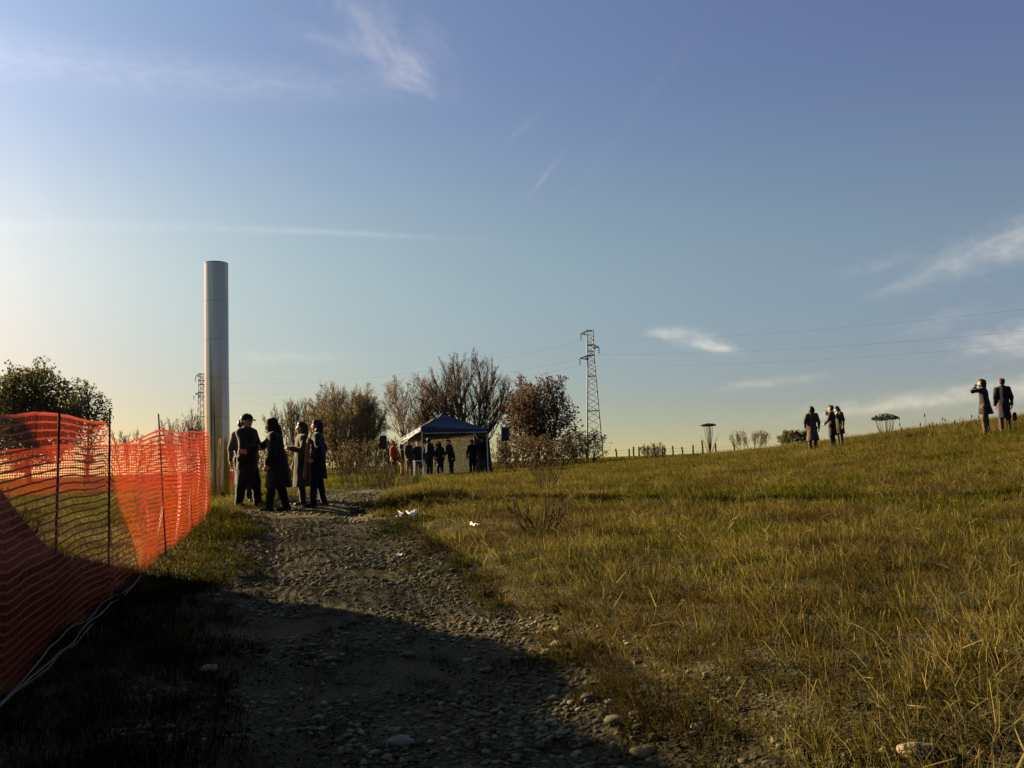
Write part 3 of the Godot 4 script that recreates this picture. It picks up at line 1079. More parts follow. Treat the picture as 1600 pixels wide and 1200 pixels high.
# ------------------------------------------------------------------ the scene
func _ready() -> void:
	rng.seed = 77
	noise_a.seed = 3
	noise_a.frequency = 0.1
	noise_a.fractal_octaves = 3
	noise_b.seed = 11
	noise_b.frequency = 0.1
	noise_b.fractal_octaves = 2
	noise_c.seed = 21
	noise_c.frequency = 0.1
	noise_c.fractal_octaves = 2

	# camera
	var cam := Camera3D.new()
	cam.name = "camera"
	cam.fov = rad_to_deg(2.0 * atan(600.0 / 1450.0))
	cam.far = 4000.0
	cam.near = 0.05
	cam.transform = Transform3D(Basis(Vector3.RIGHT, atan(130.0 / 1450.0)) * Basis(Vector3.BACK, deg_to_rad(-2.0)), Vector3(0, 1.3, 0))
	add_child(cam)
	cam.current = true
	# sky, exposure
	var env := Environment.new()
	env.background_mode = Environment.BG_SKY
	env.tonemap_mode = Environment.TONE_MAPPER_LINEAR
	env.tonemap_exposure = EXPOSURE
	env.sdfgi_enabled = true
	env.ssao_enabled = true
	env.ssil_enabled = true
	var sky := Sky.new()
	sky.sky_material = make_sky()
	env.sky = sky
	var we := WorldEnvironment.new()
	we.name = "world_environment"
	we.environment = env
	add_child(we)
	# sun
	var sun := DirectionalLight3D.new()
	sun.name = "sun"
	sun.light_color = Color(1.0, 0.89, 0.70)
	sun.light_energy = 1.6
	sun.light_angular_distance = 0.6
	sun.shadow_enabled = true
	add_child(sun)
	var sa := deg_to_rad(SUN_AZ)
	var se := deg_to_rad(SUN_EL)
	sun.look_at_from_position(Vector3(sin(sa) * cos(se), sin(se), -cos(sa) * cos(se)) * 100.0, Vector3.ZERO)

	materials()
	ground()
	mound()
	column()
	fences()
	power_line()
	gazebo_group()
	trees()
	people()
	far_fence()
	grass()
	gravel()
	small_things()

func materials() -> void:
	T.fine = noise_tex(0.05, 0.5, 1.0, 1, 5)
	T.soft = noise_tex(0.012, 0.72, 1.0, 2, 4)
	M.ground = vmat(0.97)
	M.ground.albedo_texture = T.fine
	M.ground.uv1_triplanar = true
	M.ground.uv1_world_triplanar = true
	M.ground.uv1_scale = Vector3.ONE * 0.9
	M.ground.heightmap_enabled = true
	M.ground.heightmap_texture = T.fine
	M.ground.heightmap_scale = 3.0
	M.earth = M.ground
	M.steel = mat(Color(0.10, 0.10, 0.11), 0.6, 0.4)
	M.insulator = mat(Color(0.06, 0.05, 0.045), 0.25)
	M.polished = mat(Color(0.38, 0.36, 0.30), 0.09, 1.0)
	M.polished.roughness_texture = noise_tex(0.03, 0.6, 1.0, 9, 3, 256)
	M.polished.roughness = 0.07
	M.polished.uv1_triplanar = true
	M.polished.uv1_scale = Vector3(0.8, 0.25, 0.8)
	M.seam = mat(Color(0.25, 0.24, 0.22), 0.4, 1.0)
	M.rust = mat(Color(0.055, 0.03, 0.02), 0.85, 0.2, T.fine, 4.0)
	M.net = mat(Color(0.36, 0.040, 0.012), 0.5)
	M.net.backlight_enabled = true
	M.net.backlight = Color(0.24, 0.028, 0.008).linear_to_srgb()
	M.bark = vmat(0.95)
	M.twig = vmat(0.9, Color(0.75, 0.7, 0.55))
	M.grass = vmat(0.8, Color(0.9, 0.9, 0.75))
	M.stone = vmat(0.85)
	M.stone.albedo_texture = T.soft
	M.stone.uv1_triplanar = true
	M.stone.uv1_scale = Vector3.ONE * 1.5
	M.skin = vmat(0.6)
	M.cloth = vmat(0.95)
	M.cloth.albedo_texture = T.soft
	M.cloth.uv1_triplanar = true
	M.cloth.uv1_scale = Vector3.ONE * 3.0
	M.cloth.rim_enabled = true
	M.cloth.rim = 0.25
	M.leather = vmat(0.5)
	M.hair = vmat(0.55)
	M.black = mat(Color(0.018, 0.018, 0.02), 0.6)
	M.grille = mat(Color(0.01, 0.01, 0.011), 0.8)
	M.canvas = mat(Color(0.016, 0.035, 0.10), 0.7, 0.0, T.soft, 1.2)
	M.canvas.backlight_enabled = true
	M.canvas.backlight = Color(0.06, 0.07, 0.1).linear_to_srgb()
	M.pale_canvas = mat(Color(0.62, 0.62, 0.55), 0.8, 0.0, T.soft, 1.2)
	M.pale_canvas.backlight_enabled = true
	M.pale_canvas.backlight = Color(0.6, 0.6, 0.53).linear_to_srgb()
	M.white_metal = mat(Color(0.7, 0.7, 0.68), 0.4)
	M.wood = mat(Color(0.07, 0.05, 0.035), 0.9, 0.0, T.fine, 3.0)
	M.paper = mat(Color(0.75, 0.72, 0.7), 0.8)
	M.cord = mat(Color(0.14, 0.10, 0.075), 0.9)

func soil_color(x: float, z: float) -> Color:
	var d := -z
	var w := path_w(x, d)
	var n1 := noise_a.get_noise_2d(x * 3.0 + 300.0, z * 3.0)
	var n2 := noise_a.get_noise_2d(x * 14.0, z * 14.0 + 100.0)
	var grassy := Color(0.055, 0.048, 0.012).lerp(Color(0.072, 0.052, 0.017), clampf(0.5 + n1 * 1.6 + n2 * 0.6, 0.0, 1.0))
	var dirt := Color(0.095, 0.074, 0.031).lerp(Color(0.056, 0.047, 0.015), clampf(0.5 + n1 + n2 * 1.3, 0.0, 1.0))
	var q := absf(x - path_mid(d))
	var mossy := clampf(1.0 - absf(q) / 0.4, 0.0, 1.0) * clampf(0.4 + n2 * 2.0, 0.0, 1.0)
	dirt = dirt.lerp(Color(0.045, 0.042, 0.016), mossy * 0.8)
	var c := grassy.lerp(dirt, w)
	return c

func ground() -> void:
	var n := 380
	var mb := MB.new()
	var b := 6.9
	var a := 3.2
	for i in n + 1:
		var x := a * sinh(b * (2.0 * i / n - 1.0))
		for j in n + 1:
			var z := -9.0 + a * sinh(b * (2.0 * j / n - 1.0))
			var y := hgt(x, z)
			var d := Vector2(x, z).length()
			if d > 200.0: y -= 0.012 * (d - 200.0)
			mb.v.append(Vector3(x, y, z))
			mb.n.append(Vector3.UP)
			mb.c.append(soil_color(x, z))
	for i in n:
		for j in n:
			var p := i * (n + 1) + j
			mb.ix.append_array(PackedInt32Array([p, p + n + 1, p + 1, p + 1, p + n + 1, p + n + 2]))
	mb.smooth()
	for i in mb.n.size():
		if mb.n[i].y < 0.0: mb.n[i] = -mb.n[i]
	tag(put(mb.done(), "ground", M.ground), "", "", "", "structure")

func mound() -> void:
	rng.seed = 104
	var mb := MB.new()
	var o := ground_at(-8.4, -6.0)
	var nx := 60
	var nz := 110
	for i in nx + 1:
		for j in nz + 1:
			var x := -13.6 + 9.6 * i / nx
			var z := -17.5 + 31.5 * j / nz
			var h := mound_h(x, -z)
			var y := hgt(x, z) + h - 0.12 + 0.10 * noise_b.get_noise_2d(x * 18.0, z * 18.0) * minf(h, 1.0)
			mb.v.append(Vector3(x, y, z) - o)
			mb.n.append(Vector3.UP)
			var c := Color(0.05, 0.038, 0.022).lerp(Color(0.034, 0.034, 0.013), clampf(0.5 + 1.6 * noise_a.get_noise_2d(x * 6.0, z * 6.0), 0.0, 1.0))
			mb.c.append(c)
	for i in nx:
		for j in nz:
			var p := i * (nz + 1) + j
			mb.ix.append_array(PackedInt32Array([p, p + nz + 1, p + 1, p + 1, p + nz + 1, p + nz + 2]))
	mb.smooth()
	for i in mb.n.size():
		if mb.n[i].y < 0.0: mb.n[i] = -mb.n[i]
	var root := base("earth_mound", o)
	tag(root, "long dark heap of earth behind the near end of the orange net", "mound")
	put(mb.done(), "heap", M.earth, root)
	var xf := []
	var cols := PackedColorArray()
	var tm := tuft_mesh(26, 0.26, 0.12, 0.008, 0.6, [Color(0.05, 0.055, 0.012), Color(0.09, 0.07, 0.025)])
	for i in 1500:
		var x := rr(-13.0, -4.4)
		var z := rr(-17.0, 8.0)
		var h := mound_h(x, -z)
		if h < 0.1 or rng.randf() > 0.75: continue
		var s := rr(0.6, 1.4)
		xf.append(Transform3D(Basis(Vector3.UP, rng.randf() * TAU).scaled(Vector3.ONE * s), Vector3(x, hgt(x, z) + h - 0.12, z) - o))
		cols.append(Color.WHITE * rr(0.7, 1.1))
	scatter(root, "weeds", tm, M.grass, xf, cols)

func column() -> void:
	var o := ground_at(-6.58, -20.6)
	var root := base("steel_column", o)
	tag(root, "tall polished steel column standing beside the group on the track", "monument")
	var top := 6.1 - o.y
	var count := 6
	var seg := top / count
	for k in count:
		var mb := MB.new()
		var nu := 72
		var rings := 7
		for j in rings + 3:
			var t := clampf((j - 1) / float(rings), 0.0, 1.0)
			var y := seg * k + 0.003 + (seg - 0.006) * t - (0.15 if j == 0 and k == 0 else 0.0)
			for i in nu:
				var a := TAU * i / nu
				var r := 0.262 + 0.0055 * noise_c.get_noise_2d(cos(a) * 16.0 + k * 0.6, sin(a) * 16.0 + t * 0.5 + k * 0.5) + 0.0007 * sin(a * 11.0 + 0.3 * k) + 0.0005 * sin(a * 17.0 + 1.0)
				if j == 0 or j == rings + 2: r -= 0.008
				mb.v.append(Vector3(cos(a) * r, y, sin(a) * r))
				mb.n.append(Vector3(cos(a), 0, sin(a)))
				mb.c.append(Color.WHITE)
		for j in rings + 2:
			for i in nu:
				var p := j * nu + i
				var q := j * nu + (i + 1) % nu
				mb.ix.append_array(PackedInt32Array([p, q, p + nu, q, q + nu, p + nu]))
		for j in range(1, rings + 2):
			for i in nu:
				var tg := mb.v[j * nu + (i + 1) % nu] - mb.v[j * nu + (i + nu - 1) % nu]
				mb.n[j * nu + i] = Vector3(tg.z, 0, -tg.x).normalized()
		put(mb.done(), "section", M.polished, root)
	var core := MB.new()
	core.lathe(Vector3.ZERO, [[0.25, -0.2], [0.25, top - 0.02]], 40, Color.WHITE)
	put(core.done(), "core", M.seam, root)
	var cp := MB.new()
	cp.lathe(Vector3(0, top, 0), [[0.256, -0.015], [0.266, -0.008], [0.266, 0.012], [0.25, 0.02], [0.0, 0.035]], 56, Color.WHITE)
	put(cp.done(), "cap_plate", M.polished, root)

func fences() -> void:
	var near := net_fence("orange plastic net fence on thin iron stakes along the left verge of the track", [
		[-1.7, -1.0, 0.03, 1.5, 0.04], [-2.82, -5.1, 0.02, 1.52, 0.05], [-3.21, -6.5, 0.02, 1.57, 0.05], [-3.62, -8.3, 0.02, 1.58, 0.06], [-3.75, -8.85, 0.0, 1.40, 0.10],
		[-3.9, -9.6, -0.02, 1.44, 0.13], [-4.2, -11.0, -0.02, 1.50, 0.12], [-4.87, -14.0, -0.02, 1.47, 0.10], [-5.42, -16.3, -0.02, 1.44, 0.05], [-5.62, -17.1, -0.02, 1.42, 0.03]],
		0.036, 0.052, 0.008, 0.013,
		[[-2.2, -2.8, 1.6, 0.0, 0.0], [-3.19, -6.45, 1.56, 0.03, 0.0], [-3.6, -8.25, 1.74, 0.0, -0.02], [-4.11, -11.0, 1.72, -0.1, 0.0], [-4.85, -14.0, 1.5, -0.04, 0.02], [-5.45, -16.6, 1.48, -0.1, 0.0]], 4, 0.0)
	# the end of the roll is doubled back over the far part of the fence
	net_fence("", [[-3.72, -9.35, -0.02, 1.40, 0.12], [-4.14, -11.0, -0.02, 1.44, 0.12], [-4.81, -14.0, -0.02, 1.38, 0.10], [-5.37, -16.3, -0.02, 1.36, 0.05], [-5.57, -17.1, -0.02, 1.34, 0.03]],
		0.036, 0.052, 0.008, 0.013, [], 14, 0.35, near)
	net_fence("farther stretch of orange net fence behind the near one, crossing the field to the column", [
		[-18.0, -24.5, 0.0, 1.35, 0.06], [-12.0, -26.0, 0.0, 1.42, 0.08], [-9.0, -26.4, 0.0, 1.36, 0.1], [-7.6, -26.0, 0.0, 1.3, 0.05]],
		0.06, 0.075, 0.02, 0.028,
		[[-15.0, -25.25, 1.5, 0.05, 0.0], [-12.0, -26.0, 1.55, -0.05, 0.0], [-9.5, -26.33, 1.5, 0.0, 0.0], [-7.65, -26.0, 1.5, 0.03, 0.0]], 8)
	# pale cords trailing along the foot of the net
	for k in 3:
		var mb := MB.new()
		var pts := PackedVector3Array()
		var o := ground_at(-2.6, -5.0)
		for i in 26:
			var t := i / 25.0
			var a := lerpf([-3.6, -4.2, -3.2][k], [-9.5, -9.3, -6.7][k], t)
			var x := lerpf(-2.52, -3.85, (a + 4.0) / -5.6) + 0.03 + 0.045 * k + 0.03 * sin(a * 1.1 + k * 2.0)
			pts.append(Vector3(x, hgt(x, a) + 0.05 + 0.03 * absf(sin(a * 1.3 + k)), a) - o)
		mb.tube(pts, 0.005, 0.005, 6, Color.WHITE, true)
		var c := put(mb.done(), "cord", M.cord)
		c.position = o
		tag(c, ["pale cord lying nearest the foot of the orange net", "pale cord lying alongside between the other two below the net", "shorter pale cord lying farthest out from the net on the verge"][k], "cord", "cords along the foot of the net")

func power_line() -> void:
	rng.seed = 107
	var g1 := hgt(15.3, -177.0) - 0.4
	var p1 := pylon("lattice pylon standing right of the trees above the field fence", Vector3(15.3, g1, -177.0), 27.15 - g1, -0.12)
	var g2 := hgt(-81.0, -240.0) - 1.2
	var p2 := pylon("distant lattice pylon half hidden by the steel column", Vector3(-80.6, g2, -240.0), 28.5 - g2, -0.12)
	var names := ["top", "middle", "bottom"]
	var t1: Array = p1.get_meta("tips")
	var t2: Array = p2.get_meta("tips")
	p1.remove_meta("tips")
	p2.remove_meta("tips")
	for k in 3:
		cable("thin %s cable hanging between the two lattice pylons" % names[k], t1[k], t2[k], 3.2)
		cable("thin %s cable running from the near pylon out to the right" % names[k], t1[k], t1[k] + Vector3(116.0, -1.5, 108.0), 4.0)

func gazebo_group() -> void:
	gazebo()
	speaker("black loudspeaker on a stand left of the gazebo", -6.5, -46.2, 2.05, 0.1)
	speaker("black loudspeaker on a stand right of the gazebo", -0.4, -44.2, 2.2, -0.1)
	small_table("small white table in front of the people under the gazebo", -4.40, -42.9)

func trees() -> void:
	var grey := Color(0.14, 0.115, 0.09)
	var brown := Color(0.085, 0.055, 0.038)
	var lg := [Color(0.085, 0.09, 0.042), Color(0.06, 0.07, 0.034), Color(0.11, 0.10, 0.048)]
	var lb := [Color(0.17, 0.095, 0.06), Color(0.13, 0.075, 0.05), Color(0.22, 0.14, 0.09)]
	var ly := [Color(0.21, 0.165, 0.075), Color(0.16, 0.125, 0.06), Color(0.13, 0.115, 0.05)]
	tree("leafy_tree", "dense dark green round tree above the left end of the net", "tree", "trees beyond the field", -32.3, -62.0,
		{"h": 8.0, "r": 0.2, "trunk": 0.6, "env": [4.7, 3.4, 3.3], "levels": 4, "kids": [10, 6, 5, 4], "from": 0.2, "angle": 0.95, "ratio": 0.66, "leaves": 1.6, "leaf": 0.22, "leaf_cols": lg, "wood": brown, "scatter": 0.2, "up": 0.05, "fill": 42000, "gap": -0.16, "clump": 8.0})
	tree("leafy_tree", "lighter open green tree touching the dense one above the net", "tree", "trees beyond the field", -26.6, -58.0,
		{"h": 6.4, "r": 0.1, "trunk": 0.65, "env": [4.2, 1.5, 2.2], "levels": 4, "kids": [9, 5, 4, 3], "from": 0.2, "angle": 0.7, "ratio": 0.5, "leaves": 1.0, "leaf": 0.17, "leaf_cols": lg, "wood": grey, "scatter": 0.12, "fill": 6500, "gap": 0.05, "clump": 16.0})
	var bare := {"h": 5.0, "r": 0.05, "trunk": 0.75, "stems": 16, "splay": 0.3, "foot": 0.8, "env": [2.7, 1.8, 2.5], "levels": 3, "kids": [8, 6, 4], "from": 0.3, "angle": 0.45, "ratio": 0.45, "leaves": 0.3, "leaf": 0.1, "leaf_cols": ly, "wood": grey, "up": 0.12, "rmin": 0.009}
	tree("bare_shrub", "thicket of bare upright shoots left of the column above the net", "shrub", "shrubs along the field edge", -24.6, -70.0, bare.merged({"env": [2.4, 1.7, 2.5], "h": 5.6}, true))
	tree("bare_shrub", "low bare shoots showing over the sagging part of the net", "shrub", "shrubs along the field edge", -28.6, -70.0, bare.merged({"env": [1.7, 1.3, 2.2], "h": 4.6, "stems": 6}, true))
	tree("bare_shrub", "pale bare thicket behind the long haired person", "shrub", "shrubs along the field edge", -14.3, -62.0, bare.merged({"env": [2.6, 1.9, 2.5], "h": 6.2, "stems": 20}, true))
	tree("round_bush", "broad rounded brown bush between the group and the gazebo", "bush", "shrubs along the field edge", -10.3, -58.0,
		{"h": 6.2, "r": 0.06, "trunk": 0.72, "stems": 24, "splay": 0.5, "foot": 0.4, "env": [2.75, 2.35, 2.6], "levels": 4, "kids": [8, 5, 4, 2], "from": 0.12, "angle": 0.5, "ratio": 0.5, "leaves": 1.0, "leaf": 0.075, "leaf_cols": ly, "wood": Color(0.18, 0.145, 0.095), "up": 0.06, "rmin": 0.009, "fill": 3000, "gap": 0.0})
	tree("bare_tree", "smaller nearly bare tree rising left behind the gazebo", "tree", "trees beyond the field", -7.2, -66.0,
		{"h": 7.6, "r": 0.09, "trunk": 0.62, "stems": 7, "splay": 0.36, "env": [3.7, 2.5, 3.3], "levels": 4, "kids": [8, 5, 4, 3], "from": 0.2, "angle": 0.55, "ratio": 0.52, "leaves": 0.9, "leaf": 0.085, "leaf_cols": lb, "wood": grey, "up": 0.1, "rmin": 0.009, "fill": 1500, "gap": 0.06})
	tree("bare_tree", "tallest nearly bare tree with upright branches behind the gazebo", "tree", "trees beyond the field", -2.9, -64.0,
		{"h": 8.2, "r": 0.13, "trunk": 0.64, "stems": 7, "splay": 0.36, "env": [4.2, 2.9, 3.6], "levels": 4, "kids": [8, 5, 4, 3], "from": 0.2, "angle": 0.55, "ratio": 0.52, "leaves": 0.7, "leaf": 0.085, "leaf_cols": lb, "wood": Color(0.12, 0.095, 0.078), "up": 0.13, "rmin": 0.01, "fill": 1800, "gap": 0.1})
	tree("brown_tree", "dark tree still holding brown leaves right of the gazebo", "tree", "trees beyond the field", 1.7, -60.0,
		{"h": 6.2, "r": 0.12, "trunk": 0.65, "stems": 3, "splay": 0.2, "env": [1.9, 2.95, 3.7], "levels": 4, "kids": [9, 6, 5, 3], "from": 0.12, "angle": 0.8, "ratio": 0.58, "leaves": 1.0, "leaf": 0.16, "leaf_cols": [Color(0.085, 0.045, 0.032), Color(0.065, 0.04, 0.028), Color(0.12, 0.068, 0.045)], "wood": brown, "up": 0.03, "scatter": 0.14, "fill": 24000, "gap": -0.10})
	# the trees behind the viewer that the column mirrors
	for i in 11:
		var a := deg_to_rad(95.0 + 17.0 * i)
		var dd: float = [34.0, 30.0, 36.0, 31.0, 35.0, 30.0, 37.0, 32.0, 36.0, 31.0, 34.0][i]
		tree("mirrored_tree", ["spreading", "broad", "tall", "round", "leaning", "dense", "ragged", "open", "low", "lopsided", "crowded"][i] + " leafy tree out of view behind, mirrored in the column", "tree", "trees mirrored in the column", sin(a) * dd, -cos(a) * dd,
			{"h": rr(10.5, 12.5), "r": 0.22, "trunk": 0.5, "env": [5.2, 5.6, 5.6], "levels": 3, "kids": [8, 5, 4], "from": 0.15, "angle": 0.9, "ratio": 0.6, "leaves": 1.0, "leaf": 0.55, "leaf_cols": [Color(0.085, 0.075, 0.022), Color(0.065, 0.062, 0.018), Color(0.11, 0.085, 0.025)], "wood": brown, "fill": 5000, "gap": -0.14, "clump": 8.0})
	# low brush under and between the trees
	var brush := {"h": 1.9, "r": 0.025, "trunk": 0.7, "stems": 12, "splay": 0.7, "foot": 0.5, "fill": 1200, "gap": -0.05, "env": [0.8, 1.7, 1.2], "levels": 3, "kids": [5, 4, 3], "from": 0.1, "angle": 0.6, "ratio": 0.5, "leaves": 1.2, "leaf": 0.1, "leaf_cols": [Color(0.085, 0.06, 0.035), Color(0.11, 0.085, 0.045), Color(0.07, 0.06, 0.03)], "wood": brown, "rmin": 0.006}
	var bl := [["low brown brush right behind the person in the open jacket", -12.2, -54.0], ["low brown brush under the rounded bush", -9.0, -53.5], ["low brush below the left loudspeaker", -6.9, -55.0], ["low brush showing right of the gazebo wall", 0.3, -55.5], ["low brush at the foot of the brown tree", 2.9, -56.0], ["low brush at the right edge of the brown tree", 4.4, -58.0], ["low brush behind the steel column", -19.5, -60.0], ["low brush left of the pale thicket", -16.6, -58.0], ["low brush between the group and the rounded bush", -13.6, -56.5], ["low brush at the left foot of the rounded bush", -11.4, -57.5], ["low brush at the right foot of the rounded bush", -8.2, -57.0], ["low brush behind the person in orange", -5.9, -57.5], ["low brush hidden behind the gazebo wall", -1.6, -58.0]]
	for q in bl:
		tree("brush", q[0], "shrub", "low brush under the trees", q[1], q[2], brush.merged({"env": [0.85, rr(1.4, 2.0), rr(1.0, 1.5)], "h": 2.2}, true))
	# on the far ridge
	tree("ridge_shrub", "small reddish shrub among the far fence posts", "shrub", "shrubs on the far ridge", 12.6, -85.0, brush.merged({"h": 1.6, "env": [0.6, 1.2, 0.95]}, true))
	tree("ridge_shrub", "sparse twiggy shrub right of the flat topped tree", "shrub", "shrubs on the far ridge", 20.3, -80.0, bare.merged({"h": 2.6, "env": [1.0, 2.0, 1.2], "stems": 11, "splay": 0.5, "r": 0.02, "rmin": 0.006}, true))
	tree("ridge_shrub", "low dark bush on the crest left of the three people", "shrub", "shrubs on the far ridge", 17.6, -58.0, brush.merged({"h": 1.3, "env": [0.4, 1.1, 0.65], "leaves": 3.0, "leaf_cols": lg}, true))
	for q in [["flat_topped_tree", "small flat topped tree with fanned stems beyond the fence posts", 18.9, -90.0, 3.1, 0.62, 0.22], ["flat_topped_tree", "rounded umbrella shaped crown peeping over the crest", 28.0, -70.0, 2.2, 0.85, 0.42]]:
		var root := base(q[0], ground_at(q[2], q[3]))
		tag(root, q[1], "tree", "flat topped trees beyond the crest")
		var wood := MB.new()
		var crown := MB.new()
		for i in 11:
			var a := TAU * i / 11.0 + rr(-0.2, 0.2)
			var top := Vector3(cos(a) * q[5] * rr(0.3, 1.0), q[4] * rr(0.9, 0.98), sin(a) * q[5] * rr(0.3, 1.0))
			wood.tube(PackedVector3Array([Vector3.ZERO, top * 0.35 + Vector3(0, 0.05, 0), top * Vector3(0.8, 0.7, 0.8), top]), 0.045, 0.015, 4, brown)
		for i in 7:
			var a := TAU * i / 7.0 + rr(-0.4, 0.4)
			var top := Vector3(cos(a) * q[5] * rr(0.9, 1.7), q[4] * rr(0.4, 0.75), sin(a) * q[5] * rr(0.9, 1.7))
			wood.tube(PackedVector3Array([Vector3.ZERO, top * 0.45, top * Vector3(0.8, 0.85, 0.8), top]), 0.03, 0.008, 4, brown)
		for i in 900:
			var a := rng.randf() * TAU
			var r: float = q[5] * 1.15 * sqrt(rng.randf())
			_leaf(crown, Vector3(cos(a) * r, q[4] * 0.97 + rr(-0.4, 1.0) * q[6] * (1.0 - pow(r / (q[5] * 1.3), 2.0)), sin(a) * r), rr(0.08, 0.16), Color(0.022, 0.03, 0.014))
		put(wood.done(), "trunk", M.bark, root)
		put(crown.done(), "crown", M.twig, root)
	# weeds near the track
	var weed := {"h": 1.0, "r": 0.012, "trunk": 0.75, "stems": 10, "splay": 0.45, "foot": 0.12, "env": [0.45, 0.6, 0.75], "levels": 2, "kids": [5, 4], "from": 0.2, "angle": 0.5, "ratio": 0.45, "leaves": 0.25, "leaf": 0.03, "leaf_cols": [Color(0.06, 0.045, 0.02), Color(0.09, 0.06, 0.03)], "wood": Color(0.055, 0.04, 0.022), "rmin": 0.0035}
	tree("dry_weed", "dark dry weed clump at the bend of the track", "weed", "dry weeds in the field", -4.2, -26.5, weed.merged({"h": 0.9, "stems": 26, "foot": 0.6, "env": [0.3, 1.1, 0.55], "leaves": 2.0, "leaf_cols": [Color(0.05, 0.05, 0.015), Color(0.06, 0.045, 0.02)]}, true))
	tree("dry_weed", "bushy dry weed beside the bend of the track", "weed", "dry weeds in the field", -3.2, -25.0, weed.merged({"h": 0.8, "stems": 18, "foot": 0.5, "env": [0.3, 0.9, 0.5], "leaves": 2.0, "leaf_cols": [Color(0.05, 0.05, 0.015), Color(0.06, 0.045, 0.02)]}, true))
	tree("dry_weed", "upright dry weed alone in the grass below the gazebo", "weed", "dry weeds in the field", 0.65, -19.5, weed.merged({"h": 0.85, "stems": 7, "splay": 0.3}, true))
	tree("dry_weed", "sprawling dry weed at the right edge of the track", "weed", "dry weeds in the field", 0.3, -11.3, weed.merged({"h": 0.5, "splay": 0.9, "stems": 8, "env": [0.22, 0.5, 0.36]}, true))

